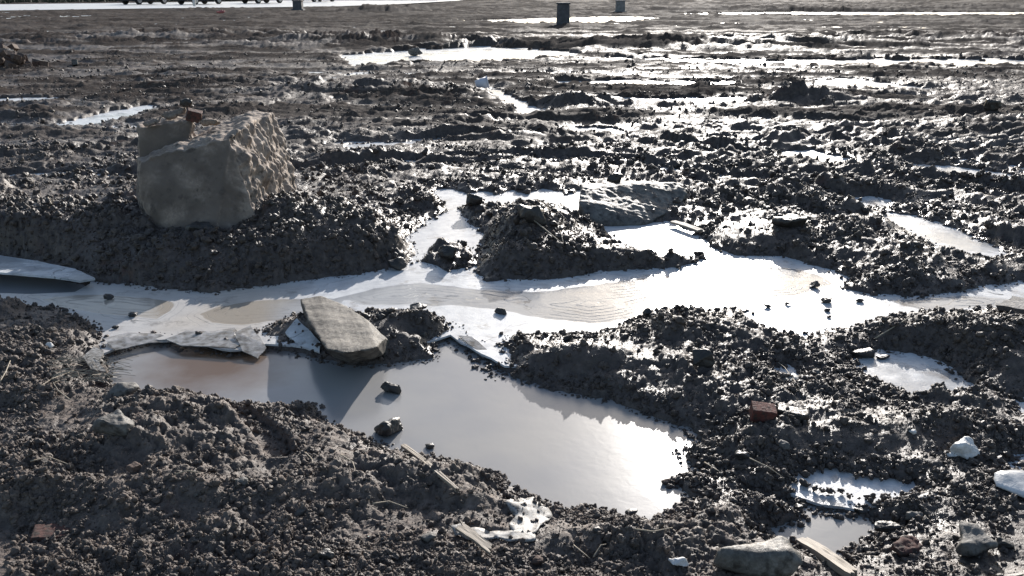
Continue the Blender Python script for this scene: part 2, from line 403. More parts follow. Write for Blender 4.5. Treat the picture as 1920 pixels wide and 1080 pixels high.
def water_material():
    m, nt, b = new_mat('puddle_water'); co = geo_pos(nt)
    n1 = noise(nt, co, 1.6, 3); 
    c = ramp(nt, n1, [(.35, (.25, .252, .262)), (.65, (.32, .31, .295))])
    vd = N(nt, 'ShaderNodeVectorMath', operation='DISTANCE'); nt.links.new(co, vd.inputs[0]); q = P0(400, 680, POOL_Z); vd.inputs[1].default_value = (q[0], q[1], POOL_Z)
    c = mix(nt, maprange(nt, mth(nt, 'ADD', vd.outputs['Value'], mth(nt, 'MULTIPLY', noise(nt, co, 7, 4), .25)), .25, .60, 1, 0), c, (.12, .072, .042))  # brown of the silty bottom and the boulder's reflection, painted into the water
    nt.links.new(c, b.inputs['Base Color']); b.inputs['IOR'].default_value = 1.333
    b.inputs['Roughness'].default_value = .20; b.inputs['Specular IOR Level'].default_value = .75
    x = bump(nt, None, noise(nt, co, 5, 3, .5), .05, .02)
    bump(nt, b, noise(nt, co, 26, 3, .5, .6), .06, .004, x)
    return m
WATER = water_material()

def ice_material(name, main=True):
    m, nt, b = new_mat(name); co = geo_pos(nt)
    n1 = noise(nt, co, 2.2, 5, .6); n2 = noise(nt, co, 14, 5, .6); n3 = noise(nt, co, 90, 4, .65)
    white = ramp(nt, n2, [(.3, (.46, .47, .49)), (.5, (.62, .63, .64)), (.7, (.76, .76, .75))])
    clear = ramp(nt, n1, [(.35, (.24, .25, .27)), (.65, (.36, .365, .37))])
    if main:
        rg = mth(nt, 'ADD', attr(nt, 'ring'), mth(nt, 'MULTIPLY', mth(nt, 'SUBTRACT', noise(nt, co, 3.5, 2), .5), .12))
        lens = maprange(nt, rg, -.006, .006, 1, 0)
        tan = attr(nt, 'tan')
        clear = mix(nt, tan, clear, (.36, .32, .27))
        white = mix(nt, mth(nt, 'MULTIPLY', tan, .7), white, (.46, .40, .33))
        # growth rings: fine dark lines outside the clear lens, dying away
        ln = N(nt, 'ShaderNodeMath', operation='PINGPONG'); nt.links.new(mth(nt, 'ADD', rg, mth(nt, 'MULTIPLY', n1, .05)), ln.inputs[0]); ln.inputs[1].default_value = .021
        lines = mth(nt, 'MULTIPLY', maprange(nt, ln.outputs[0], 0, .0035, 1, 0), maprange(nt, rg, .02, .26, 1, .1))
        lines = mth(nt, 'MULTIPLY', lines, maprange(nt, noise(nt, co, 2.7, 2), .42, .58, 0, 1))
        c = mix(nt, mth(nt, 'MULTIPLY', lines, .95), white, (.16, .155, .15))
        band = maprange(nt, noise(nt, co, 1.1, 2), .40, .50, 0, .35)
        c = mix(nt, band, c, (.48, .49, .51))
        c = mix(nt, lens, c, clear)
        rough = mix(nt, lens, g3(.36), g3(.13))
        nt.links.new(rough, b.inputs['Roughness'])
        hgt = mth(nt, 'ADD', mth(nt, 'MULTIPLY', lines, -1.0), mth(nt, 'MULTIPLY', mth(nt, 'SUBTRACT', 1.0, lens), mth(nt, 'MULTIPLY', n3, .7)))
        x = bump(nt, None, hgt, .35, .003)
    else:
        c = mix(nt, maprange(nt, n1, .5, .62, 0, .8), white, clear)
        nt.links.new(maprange(nt, n1, .4, .6, .4, .2), b.inputs['Roughness'])
        x = bump(nt, None, n3, .4, .003)
    vr = N(nt, 'ShaderNodeTexVoronoi', feature='DISTANCE_TO_EDGE'); vr.inputs['Scale'].default_value = 1.15
    wv = N(nt, 'ShaderNodeVectorMath', operation='ADD'); nt.links.new(co, wv.inputs[0])
    nv = N(nt, 'ShaderNodeTexNoise'); nv.inputs['Scale'].default_value = 2.6; nv.inputs['Detail'].default_value = 4; nt.links.new(co, nv.inputs['Vector'])
    ns_ = N(nt, 'ShaderNodeVectorMath', operation='SCALE'); nt.links.new(nv.outputs['Color'], ns_.inputs[0]); ns_.inputs['Scale'].default_value = .5; nt.links.new(ns_.outputs[0], wv.inputs[1]); nt.links.new(wv.outputs[0], vr.inputs['Vector'])
    crk = mth(nt, 'MULTIPLY', maprange(nt, vr.outputs['Distance'], 0, .006, 1, 0), maprange(nt, noise(nt, co, 1.7, 2), .46, .56, 0, .8))
    c = mix(nt, crk, c, (.10, .10, .10))
    bub = mth(nt, 'MULTIPLY', maprange(nt, noise(nt, co, 48, 2), .66, .72, 0, .5), maprange(nt, noise(nt, co, 2.1, 2), .5, .6, 0, 1))
    c = mix(nt, bub, c, (.25, .25, .26))
    dirt = maprange(nt, noise(nt, co, 5.5, 7, .72), .56, .68, 0, .7)
    c = mix(nt, dirt, c, (.16, .14, .125))
    nt.links.new(c, b.inputs['Base Color'])
    b.inputs['IOR'].default_value = 1.31
    bump(nt, b, n2, .25, .008, x)
    return m
ICE = ice_material('ice_sheet'); ICE2 = ice_material('ice_patch', False)

def glass_ice():
    m, nt, b = new_mat('clear_ice'); co = geo_pos(nt)
    n = noise(nt, co, 25, 4)
    nt.links.new(ramp(nt, n, [(.35, (.22, .20, .17)), (.65, (.62, .61, .60))]), b.inputs['Base Color'])
    b.inputs['Roughness'].default_value = .12; b.inputs['IOR'].default_value = 1.31
    b.inputs['Transmission Weight'].default_value = .45
    bump(nt, b, n, .5, .006); return m
CLEAR = glass_ice()
def plain(name, c, rough=.5, metal=0, **kw):
    m, nt, b = new_mat(name); co = coord(nt)
    n = noise(nt, co, 6, 4)
    nt.links.new(mix(nt, mth(nt, 'MULTIPLY', n, .3), c, tuple(q * .55 for q in c)), b.inputs['Base Color'])
    b.inputs['Roughness'].default_value = rough; b.inputs['Metallic'].default_value = metal
    for k, v in kw.items(): b.inputs[k].default_value = v
    return m
FROST = rock_material('dirty_frost', (.12, .105, .09), (.28, .265, .245), (.50, .49, .47), .6, 10, .35)
REDB = rock_material('red_brick', (.07, .02, .016), (.125, .036, .027), (.18, .065, .05), .85, 5, .4)
STRAW = plain('dry_straw', (.36, .30, .22), .7)
SNOW = rock_material('snow_crust', (.5, .5, .52), (.7, .7, .71), (.85, .85, .85), .45, 8)

# ------------------------------------------------------------------ object helpers
def tag(o, label=None, cat=None, group=None, kind=None):
    if label: o['label'] = label
    if cat: o['category'] = cat
    if group: o['group'] = group
    if kind: o['kind'] = kind
    return o
def link(name, me, mat, parent=None):
    if mat is not None:
        me.materials.clear(); me.materials.append(mat)
    o = bpy.data.objects.new(name, me); COL.objects.link(o)
    if parent: o.parent = parent
    return o
def smooth(me, on=True): me.polygons.foreach_set('use_smooth', [on] * len(me.polygons))
def empty(name, loc, rz=0):
    o = bpy.data.objects.new(name, None); COL.objects.link(o); o.location = loc; o.rotation_euler = (0, 0, rz)
    o.empty_display_size = .1; return o
def bm_mesh(bm, name):
    me = bpy.data.meshes.new(name); bm.to_mesh(me); bm.free(); return me
def box(bm, x0, x1, y0, y1, z0, z1, bev=0):
    r = bmesh.ops.create_cube(bm, size=1)
    for v in r['verts']:
        v.co = Vector(((x0 + x1) / 2 + v.co.x * (x1 - x0), (y0 + y1) / 2 + v.co.y * (y1 - y0), (z0 + z1) / 2 + v.co.z * (z1 - z0)))
    if bev:
        es = list({e for v in r['verts'] for e in v.link_edges})
        bmesh.ops.bevel(bm, geom=es, offset=bev, segments=2, profile=.6, affect='EDGES')
def noise3(P, s):
    """cheap 3-D noise from three planes of 2-D noise"""
    x, y, z = P[:, 0], P[:, 1], P[:, 2]
    return (gn(x + 7.1, y * .9 + z * .5, s) + gn(y - 3.3, z + x * .4, s + 1) + gn(z + 1.7, x + y * .3, s + 2)) / 1.8

def hull_rock(hulls, voxel, amps, seed=1, round_=0, shape=None):
    """closed stone from convex hulls of points, remeshed evenly and roughened; amps = [(scale, amplitude)]"""
    bm = bmesh.new()
    for pts in hulls:
        vs = [bm.verts.new(p) for p in pts]
        r = bmesh.ops.convex_hull(bm, input=vs)
        dead = [g for g in r['geom_interior'] + r['geom_unused'] if isinstance(g, bmesh.types.BMVert)]
        for v in set(dead):
            if v.is_valid: bm.verts.remove(v)
    bmesh.ops.recalc_face_normals(bm, faces=bm.faces)
    me = bm_mesh(bm, 'hull')
    o = bpy.data.objects.new('tmp', me); COL.objects.link(o)
    md = o.modifiers.new('r', 'REMESH'); md.mode = 'VOXEL'; md.voxel_size = voxel
    if round_:
        s = o.modifiers.new('s', 'SMOOTH'); s.iterations = round_; s.factor = .6
    dg = bpy.context.evaluated_depsgraph_get(); dg.update()
    out = bpy.data.meshes.new_from_object(o.evaluated_get(dg))
    bpy.data.objects.remove(o); bpy.data.meshes.remove(me)
    n = len(out.vertices); P = np.empty(n * 3, f4); out.vertices.foreach_get('co', P); P = P.reshape(-1, 3)
    Nn = np.empty(n * 3, f4); out.vertices.foreach_get('normal', Nn); Nn = Nn.reshape(-1, 3)
    d = np.zeros(n, f4)
    for sc, a in amps:
        v = noise3(P * sc, seed + int(sc * 7) % 97)
        d += a * v
    if shape is not None: d = shape(P, Nn, d)
    P = P + Nn * d[:, None]
    out.vertices.foreach_set('co', P.ravel()); out.update(); smooth(out)
    return out
def rock_points(w, d, h, rnd, boxy=.5, n=16):
    pts = []
    for k in range(n):
        a = rnd.uniform(0, 6.283); b = math.asin(rnd.uniform(-1, 1))
        p = Vector((math.cos(a) * math.cos(b), math.sin(a) * math.cos(b), math.sin(b)))
        q = Vector([math.copysign(abs(c) ** (1 - boxy * .7), c) for c in p])
        q *= rnd.uniform(.85, 1.05)
        pts.append((q.x * w / 2, q.y * d / 2, h / 2 + q.z * h / 2))
    return pts
TAGGED = []
def stone(name, label, cat, u0, v0, u1, v1, mat, seed, boxy=.5, ratio=.7, sink=.15, rot=0, amp=.05, vox=None, tilt=(0, 0), group=None, pad=True, zoff=0, hmin=.28):
    uc = (u0 + u1) / 2
    x, y, z = spot(uc, v1 - .12 * (v1 - v0), .02)
    dist = math.sqrt(x * x + y * y + CAMH ** 2); w = (u1 - u0) * dist / F
    A = math.atan2(CAMH, y); dep = w * ratio
    hh = max(hmin * w, ((v1 - v0) * dist / F - dep * math.sin(A) * .75) / math.cos(A)) / (1 - sink)
    rnd = random.Random(seed)
    vx = vox or max(w / 26, .0025)
    me = hull_rock([rock_points(w, dep, hh, rnd, boxy)], vx, [(3.0 / w, amp * w), (9.0 / w, amp * .45 * w), (26 / w, amp * .2 * w)], seed, 1)
    o = link(name, me, mat); o.location = (x, y + dep * .35, z - sink * hh + zoff); o.rotation_euler = (tilt[0], tilt[1], rot)
    tag(o, label, cat, group)
    return o

# ------------------------------------------------------------------ road outline (far edge of the field)
ROAD_Z = 0.02
wROAD = [P0(u, v, ROAD_Z) for u, v in [(-900,24),(-300,21),(0,19.5),(180,17),(330,15),(500,13.5),(640,11.5),(760,7),(860,1),(900,-5),(600,-5),(480,2.5),(240,5.5),(0,8),(-300,9.5),(-900,12)]]

# ------------------------------------------------------------------ ground: one sheet out to the horizon
def build_ground():
    un = np.linspace(-.66, .66, 800); uo = .66 * (1 + np.linspace(0, 1, 26)[1:] ** 1.6 * 3.2)
    U = np.concatenate([-uo[::-1], un, uo]).astype(f4)
    s = np.linspace(1.15 ** -.5, 90 ** -.5, 1150)
    Y = s ** -2.0
    Y = np.concatenate([Y, np.geomspace(92, 1500, 30)[0:]]).astype(f4)
    X2, Y2 = np.meshgrid(U, Y); X2 = X2 * Y2
    x = X2.ravel(); y = Y2.ravel()
    z = np.empty_like(x); SD = np.empty_like(x); SP = np.empty_like(x); TK = np.empty_like(x); MM = np.empty_like(x)
    n = len(x); st = n // 6 + 1
    for a in range(0, n, st):
        b = min(n, a + st)
        z[a:b], SD[a:b], SP[a:b], TK[a:b], MM[a:b] = height(x[a:b], y[a:b], True)
    rd = seg_sd(wROAD, x, y, 4.0)
    z = z * sm(0, 3, rd) - .06 * (1 - sm(0, 2.0, rd))
    k = sm(88, 110, y); z = z * (1 - k) + 0.0 * k
    nr, nc = len(Y), len(U)
    me = bpy.data.meshes.new('ground')
    me.vertices.add(n); co = np.stack([x, y, z], 1).astype(f4); me.vertices.foreach_set('co', co.ravel())
    i = np.arange((nr - 1) * nc).reshape(nr - 1, nc)[:, :-1].ravel()
    F4 = np.stack([i, i + 1, i + nc + 1, i + nc], 1).astype(np.int32)
    me.loops.add(F4.size); me.loops.foreach_set('vertex_index', F4.ravel())
    me.polygons.add(len(F4)); me.polygons.foreach_set('loop_start', np.arange(0, F4.size, 4, dtype=np.int32))
    me.update(calc_edges=True); smooth(me)
    wet = np.clip(1 - sm(.0, .05, z) , 0, 1) * .9 + .5 * TK * (z < .04) + .35 * sm(.1, .4, gn(x * 1.4, y * 1.4, 404))
    dry = sm(-.2, 1.2, -x + .9 * (3.4 - y) + .8 * fbm(x * 1.5, y * 1.5, 505, 3)) * sm(4.4, 3.5, y) * (.6 + .4 * sm(-.2, .2, gn(x * 4, y * 4, 515)))
    dry = np.maximum(dry, .45 * sm(.0, .4, gn(x * .9, y * .9, 506)) * sm(-.5, -1.5, x))
    stk = fbm(x * .22, y * 1.0, 909, 4) + .25 * fbm(x * 1.2, y * 4, 919, 2); wet = wet * (1 - .8 * sm(7, 14, y)); coarse = sm(6, 14, y) * (.2 + .8 * sm(-.16, .06, stk)) * (1 - .8 * sm(.05, -.0, z))
    coarse = np.maximum(coarse, sm(22, 40, y) * (.75 + .25 * sm(-.1, .1, stk)))
    dry = np.maximum(dry, .12 * sm(10, 22, y) * sm(.0, .3, gn(x * .3, y * .5, 507)))
    for nm, v in (('wet', np.clip(wet * (1 - dry), 0, 1)), ('dry', dry), ('coarse', coarse)):
        at = me.attributes.new(nm, 'FLOAT', 'POINT'); at.data.foreach_set('value', v.astype(f4))
    o = link('ground', me, MUD); tag(o, kind='structure')
    return co, SD, SP, dry, MM
GCO, GSD, GSP, GDRY, GMM = build_ground()
# the same ground, behind and under the camera
bm = bmesh.new(); vs = [bm.verts.new(p) for p in ((-60, -60, -.02), (60, -60, -.02), (4.2, 1.2, -.02), (-4.2, 1.2, -.02))]; bm.faces.new(vs)
o = link('ground_behind', bm_mesh(bm, 'ground_behind'), MUD); tag(o, kind='structure')

# ------------------------------------------------------------------ water and ice
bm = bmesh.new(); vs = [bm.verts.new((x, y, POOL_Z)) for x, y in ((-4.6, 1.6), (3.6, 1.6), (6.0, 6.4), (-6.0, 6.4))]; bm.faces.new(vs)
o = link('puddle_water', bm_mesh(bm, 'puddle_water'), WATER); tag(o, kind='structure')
bm = bmesh.new(); vs = [bm.verts.new((x, y, -.004)) for x, y in ((-6.5, 6.7), (6.5, 6.7), (45, 60), (-45, 60))]; bm.faces.new(vs)
o = link('frozen_meltwater', bm_mesh(bm, 'frozen_meltwater'), ICE2); tag(o, kind='structure')

def sheet(name, outline, z, th, step, mat, lens=None, wav=0.0, kind='structure', parent=None, rag=0.0):
    out = [Vector(p) for p in outline]
    if rag:
        o2 = []
        for a, b in zip(out, out[1:] + out[:1]):
            L = (b - a).length; k = max(1, int(L / (step * 1.2)))
            for i in range(k):
                p = a.lerp(b, i / k); nn = Vector((-(b - a).y, (b - a).x)).normalized()
                p = p + nn * rag * float(gn(np.array([p.x * 11]), np.array([p.y * 11]), 5)[0] + .5 * gn(np.array([p.x * 37]), np.array([p.y * 37]), 6)[0])
                o2.append(p)
        out = o2
    n = len(out)
    xs = [p.x for p in out]; ys = [p.y for p in out]
    gx, gy = np.meshgrid(np.arange(min(xs), max(xs), step), np.arange(min(ys), max(ys), step))
    gx = gx.ravel() + rng.uniform(-.2, .2, gx.size) * step; gy = gy.ravel() + rng.uniform(-.2, .2, gy.size) * step
    s = seg_sd([tuple(p) for p in out], gx.astype(f4), gy.astype(f4), 1.0)
    k = s < -step * .5
    pts = out + [Vector((a, b)) for a, b in zip(gx[k], gy[k])]
    V, E, Fc, *_ = delaunay_2d_cdt(pts, [(i, (i + 1) % n) for i in range(n)], [], 1, 1e-5)
    V = np.array([(v.x, v.y) for v in V], f4)
    Z = z + wav * gn(V[:, 0] * 2, V[:, 1] * 2, 99)
    me = bpy.data.meshes.new(name)
    m = len(V)
    # rim faces
    edc = {}
    for f in Fc:
        for a, b in zip(f, f[1:] + f[:1]):
            edc[(a, b)] = edc.get((a, b), 0) + 1
    rim = [(a, b) for (a, b) in edc if (b, a) not in edc]
    rv = sorted({a for e in rim for a in e}); ri = {a: m + i for i, a in enumerate(rv)}
    verts = [(float(p[0]), float(p[1]), float(h)) for p, h in zip(V, Z)] + [(float(V[a][0]), float(V[a][1]), float(Z[a]) - th) for a in rv]
    faces = [tuple(f) for f in Fc] + [(b, a, ri[a], ri[b]) for a, b in rim]
    me.from_pydata(verts, [], faces); me.update()
    x = np.array([v[0] for v in verts], f4); y = np.array([v[1] for v in verts], f4)
    if lens is not None:
        r = np.full(x.shape, .6, f4); t = np.zeros(x.shape, f4)
        for j, L in enumerate(lens):
            d = seg_sd(L, x, y, .6); r = np.minimum(r, d)
        t = sm(-1.05, -1.35, x + .1 * gn(x * 4, y * 4, 3)) * sm(4.9, 4.7, y)
        for nm, v in (('ring', r), ('tan', t)):
            at = me.attributes.new(nm, 'FLOAT', 'POINT'); at.data.foreach_set('value', v.astype(f4))
    o = link(name, me, mat, parent)
    if kind: o['kind'] = kind
    return o
LENS = [W0(p) for p in ([(645,556),(700,540),(790,532),(880,540),(960,548),(1040,545),(1150,530),(1300,512),(1430,498),(1520,510),(1560,530),(1500,552),(1400,565),(1280,578),(1180,600),(1110,606),(1020,598),(940,580),(860,572),(760,574),(680,572)],
    [(372,592),(400,574),(470,563),(560,560),(640,562),(640,590),(560,600),(480,604),(400,606)],
    [(1660,562),(1800,556),(1900,560),(1860,575),(1740,584)],
    [(60,556),(200,552),(330,566),(300,600),(200,590),(100,574)])]
LEDGE = [(945,686),(905,664),(866,641),(846,628),(800,642),(720,655),(640,654),(500,645),(470,652),(430,656),(380,645),(345,634),(300,637),(270,631),(240,640),(215,654),(190,664)]
sheet('ice_sheet', W0([(-420,546),(-60,548),(60,551),(140,547),(172,531),(180,500),(500,495),(690,480),(735,430),(780,385),(755,330),(1100,322),(1310,370),(1500,440),(1900,490),(2300,490),(2300,640),(1900,612),(1700,622),(1620,652),(1500,662),(1400,662),(1300,645),(1100,680),(1000,688)] + LEDGE + [(90,630),(-420,600)]),
      0.0, .010, .045, ICE, LENS, .0015, rag=.012)
def grow(poly, k):
    cx = sum(p[0] for p in poly) / len(poly); cy = sum(p[1] for p in poly) / len(poly)
    return [(cx + (x - cx) * k, cy + (y - cy) * k) for x, y in poly]
for k, p in wSM.items(): sheet('frozen_puddle', grow(p, 1.06 if k == 'c' else 1.18), -.012 if k == 'c' else .001, .01, .05, ICE2, wav=.001, rag=.02)

# ------------------------------------------------------------------ loose clods of mud (nobody could count them)
def clod_meshes():
    c = bpy.data.collections.new('clod_shapes')
    for k in range(7):
        bm = bmesh.new(); bmesh.ops.create_icosphere(bm, subdivisions=3, radius=1)
        me = bm_mesh(bm, 'clod'); n = len(me.vertices); P = np.empty(n * 3, f4); me.vertices.foreach_get('co', P); P = P.reshape(-1, 3)
        r = 1 + .60 * noise3(P * 1.2 + k * 3, k) + .42 * noise3(P * 2.6 + k, k + 20) + .22 * noise3(P * 5.5 + k, k + 40)
        P = P * r[:, None] * np.array([1, rnd1.uniform(.6, 1), rnd1.uniform(.4, .8)], f4)
        me.vertices.foreach_set('co', P.ravel()); me.update(); smooth(me)
        me.materials.append(CLOD); o = bpy.data.objects.new('clod', me); c.objects.link(o)
    return c
rnd1 = random.Random(5)
CL = clod_meshes()
def scatter(name, coll, mat, pos, scale, rot, dry):
    me = bpy.data.meshes.new(name); me.vertices.add(len(pos)); me.vertices.foreach_set('co', pos.astype(f4).ravel())
    a = me.attributes.new('sc', 'FLOAT', 'POINT'); a.data.foreach_set('value', scale.astype(f4))
    a = me.attributes.new('rt', 'FLOAT_VECTOR', 'POINT'); a.data.foreach_set('vector', rot.astype(f4).ravel())
    a = me.attributes.new('dry', 'FLOAT', 'POINT'); a.data.foreach_set('value', dry.astype(f4))
    o = link(name, me, mat); o['kind'] = 'stuff'
    g = bpy.data.node_groups.new(name, 'GeometryNodeTree')
    g.interface.new_socket('Geometry', in_out='INPUT', socket_type='NodeSocketGeometry'); g.interface.new_socket('Geometry', in_out='OUTPUT', socket_type='NodeSocketGeometry')
    gi = g.nodes.new('NodeGroupInput'); go = g.nodes.new('NodeGroupOutput')
    ci = g.nodes.new('GeometryNodeCollectionInfo'); ci.inputs[0].default_value = coll; ci.inputs['Separate Children'].default_value = True; ci.inputs['Reset Children'].default_value = True
    ip = g.nodes.new('GeometryNodeInstanceOnPoints'); ip.inputs['Pick Instance'].default_value = True
    mp = g.nodes.new('GeometryNodeMeshToPoints')
    ns = g.nodes.new('GeometryNodeInputNamedAttribute'); ns.data_type = 'FLOAT'; ns.inputs[0].default_value = 'sc'
    nr = g.nodes.new('GeometryNodeInputNamedAttribute'); nr.data_type = 'FLOAT_VECTOR'; nr.inputs[0].default_value = 'rt'
    L = g.links.new
    L(gi.outputs[0], mp.inputs[0]); L(mp.outputs[0], ip.inputs['Points']); L(ci.outputs[0], ip.inputs['Instance'])
    L(nr.outputs[0], ip.inputs['Rotation']); L(ns.outputs[0], ip.inputs['Scale']); L(ip.outputs[0], go.inputs[0])
    md = o.modifiers.new('scatter', 'NODES'); md.node_group = g
    return o
def pick(n, cond):
    idx = np.nonzero(cond)[0]; return rng.choice(idx, min(n, len(idx)), replace=False)
x, y = GCO[:, 0], GCO[:, 1]
inview = (np.abs(x) < .68 * y) & (y > 1.3)
land = (np.minimum(GSD, GSP) > .012)
patch = gn(x * 1.6, y * 1.6, 808) + .7 * gn(x * 5, y * 5, 809) + 1.2 * sm(.03, .12, GMM)
wgt = sm(-.35, .45, patch)
u = rng.uniform(0, 1, len(x)) < (.14 + .86 * wgt)
i1 = pick(125000, inview & land & u & (y < 9))
s1 = .0028 + .015 * rng.power(.30, len(i1)) ** 4; s1 *= np.clip(y[i1] / 3.2, .8, 2.0)
i2 = pick(16000, inview & land & u & (y >= 7) & (y < 22))
s2 = (.006 + .016 * rng.power(.35, len(i2)) ** 3) * np.clip(y[i2] / 9, 1, 1.7)
shore = inview & (y < 7) & ((np.abs(GSD) < .05) | (np.abs(GSP) < .05))
i3 = pick(9000, shore); s3 = .004 + .012 * rng.power(.4, len(i3)) ** 2
ii = np.concatenate([i1, i2, i3]); ss = np.concatenate([s1, s2, s3])
pos = GCO[ii].copy()
pos[:, 0] += rng.uniform(-1, 1, len(ii)) * .003 * pos[:, 1]; pos[:, 1] += rng.uniform(-1, 1, len(ii)) * .003 * pos[:, 1]
wl = np.where(GSP[ii] < .03, POOL_Z, 0.0); pos[:, 2] = np.where(np.arange(len(ii)) >= len(i1) + len(i2), np.maximum(pos[:, 2], wl - .001), pos[:, 2]) + ss * .10
rt = rng.uniform(0, 6.283, (len(ii), 3))
scatter('mud_clods', CL, MUD, pos, ss, rt, GDRY[ii])
# small pale grit
PB = bpy.data.collections.new('grit_shapes')
for k in range(3):
    me = CL.objects[k].data.copy(); me.materials.clear(); me.materials.append(GREY); PB.objects.link(bpy.data.objects.new('grit', me))
i4 = pick(1500, inview & land & (y < 8)); s4 = .0025 + .006 * rng.power(.4, len(i4)) ** 2
p4 = GCO[i4].copy(); p4[:, 2] += s4 * .5 + .004
scatter('grit', PB, GREY, p4, s4 * np.clip(y[i4] / 3, .8, 2), rng.uniform(0, 6.283, (len(i4), 3)), s4 * 0)

# ------------------------------------------------------------------ the boulder
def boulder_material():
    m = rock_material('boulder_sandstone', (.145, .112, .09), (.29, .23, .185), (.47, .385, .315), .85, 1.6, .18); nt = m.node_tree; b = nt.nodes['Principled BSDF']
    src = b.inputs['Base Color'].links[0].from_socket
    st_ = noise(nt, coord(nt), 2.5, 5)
    shaded_skin = mix(nt, maprange(nt, st_, .4, .6, 0, 1), (.085, .068, .056), (.15, .12, .10))
    nt.links.new(mix(nt, mth(nt, 'MULTIPLY', attr(nt, 'shaded_skin'), .85), src, shaded_skin), b.inputs['Base Color']); return m  # weathered front, painted darker still to set its shade against the sunlit faces
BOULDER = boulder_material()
def boulder():
    P = PD
    A = [P(300,436,5.32), P(350,450,5.24), P(400,449,5.21), P(485,412,5.36), P(262,302,5.50), P(300,292,5.49), P(345,282,5.49), P(432,258,5.47),
         P(258,345,5.48), P(268,392,5.42), P(500,395,5.46), P(545,388,6.0), P(560,360,6.35), P(549,300,6.45), P(532,255,6.52), P(513,214,6.6), P(478,206,6.7), P(392,256,6.1),
         P(455,240,5.7), P(558,380,6.4), P(262,300,6.6), P(500,405,6.5), P(262,380,6.5)]
    A += [a - Vector((0, 0, .14)) for a in A[:4]]
    B = [P(259,238,5.84), P(310,236,5.86), P(366,226,5.86), P(262,306,5.80), P(352,268,5.80), P(362,285,5.85), P(258,232,6.0), P(300,222,6.08), P(362,212,6.12), P(366,240,6.1), P(262,290,6.1)]
    org = Vector((P(400, 445, 5.5).x, 5.5, .1))
    A = [tuple(a - org) for a in A]; B = [tuple(a - org) for a in B]
    def shp(Q, Nn, d):
        front = sm(.55, .85, -Nn[:, 1]); right = sm(.25, .7, Nn[:, 0]); top = sm(.4, .8, Nn[:, 2])
        st = .75 * np.abs(fbm(Q[:, 2] * 3.2 + Q[:, 1] * 2, Q[:, 1] * 5.5 - Q[:, 2] * 3, 50, 4)) * 1.6 + .04 * (wor(Q[:, 1] * 7 + Q[:, 2] * 3, Q[:, 2] * 5, 51)[0])
        return d * (1 - .78 * front) + right * (.085 * st - .03) + top * .022 * np.abs(gn(Q[:, 0] * 8, Q[:, 1] * 8, 52))
    me = hull_rock([A, B], .0095, [(2.2, .022), (6, .020), (15, .013), (38, .007)], 11, 3, shp)
    n = len(me.vertices); Nn = np.empty(n * 3, f4); me.vertices.foreach_get('normal', Nn); Nn = Nn.reshape(-1, 3)
    Q = np.empty(n * 3, f4); me.vertices.foreach_get('co', Q); Q = Q.reshape(-1, 3)
    fr = sm(-.62, -.95, Nn[:, 1] + .25 * noise3(Q * 6, 77)); at = me.attributes.new('shaded_skin', 'FLOAT', 'POINT'); at.data.foreach_set('value', fr.astype(f4))
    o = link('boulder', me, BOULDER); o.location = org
    tag(o, 'huge square brown sandstone boulder, taller than everything else, on its mound of earth', 'boulder')
    return o
boulder()
def chunk(name, label, cat, P, size, mat, seed, boxy=.5, rot=(0, 0, 0), amp=.06, group=None, vox=None):
    rnd = random.Random(seed); w = max(size)
    me = hull_rock([rock_points(*size, rnd, boxy)], vox or w / 24, [(3 / w, amp * w), (9 / w, amp * .5 * w), (24 / w, amp * .25 * w)], seed, 1)
    o = link(name, me, mat); o.location = P; o.rotation_euler = rot
    if label: tag(o, label, cat, group)
    return o
def brick_mesh(sx, sy, sz, seed, brk=True):
    rnd = random.Random(seed)
    pts = [(a * sx / 2 * rnd.uniform(.93, 1), b * sy / 2 * rnd.uniform(.95, 1), c * sz) for a in (-1, 1) for b in (-1, 1) for c in (0, 1)]
    if brk:
        pts = [p for p in pts if not (p[0] > 0 and p[1] < 0)] + [(sx * .28, -sy / 2, 0), (sx * .36, -sy / 2, sz), (sx * .5, -sy * .1, sz * .3), (sx * .46, -sy * .05, sz)]
    w = max(sx, sy, sz)
    return hull_rock([pts], w / 34, [(12 / w, .012 * w), (30 / w, .008 * w)], seed, 0)
def brick(label, P, size, rot, seed, name='brick_fragment', mat=None, group=None, brk=True):
    o = link(name, brick_mesh(*size, seed, brk), mat or BRICK); o.location = P; o.rotation_euler = rot
    tag(o, label, 'brick', group); return o
p = PD(362, 226, 5.86); brick('red brick fragment standing on top of the big boulder', p, (.10, .07, .07), (.2, .3, .4), 3)
p = PD(352, 202, 5.95); chunk('mud_clod', 'round lump of dark earth perched highest on the big boulder', 'clod', p, (.10, .09, .07), DARKS, 4)
p = PD(392, 236, 5.75); chunk('stone', 'small tan stone lying in the notch on top of the big boulder', 'stone', p, (.14, .10, .05), SAND, 5)
p = PD(290, 232, 5.85); chunk('stone', 'flat crumbling tan stone on the upper left corner of the boulder', 'stone', p, (.15, .12, .035), SAND, 6, rot=(.1, -.2, .3))
p = PD(330, 218, 5.95); chunk('stone', 'long tan stone leaning beside the brick fragment on the boulder', 'stone', p, (.18, .09, .05), SAND, 8, rot=(.1, -.3, .3))

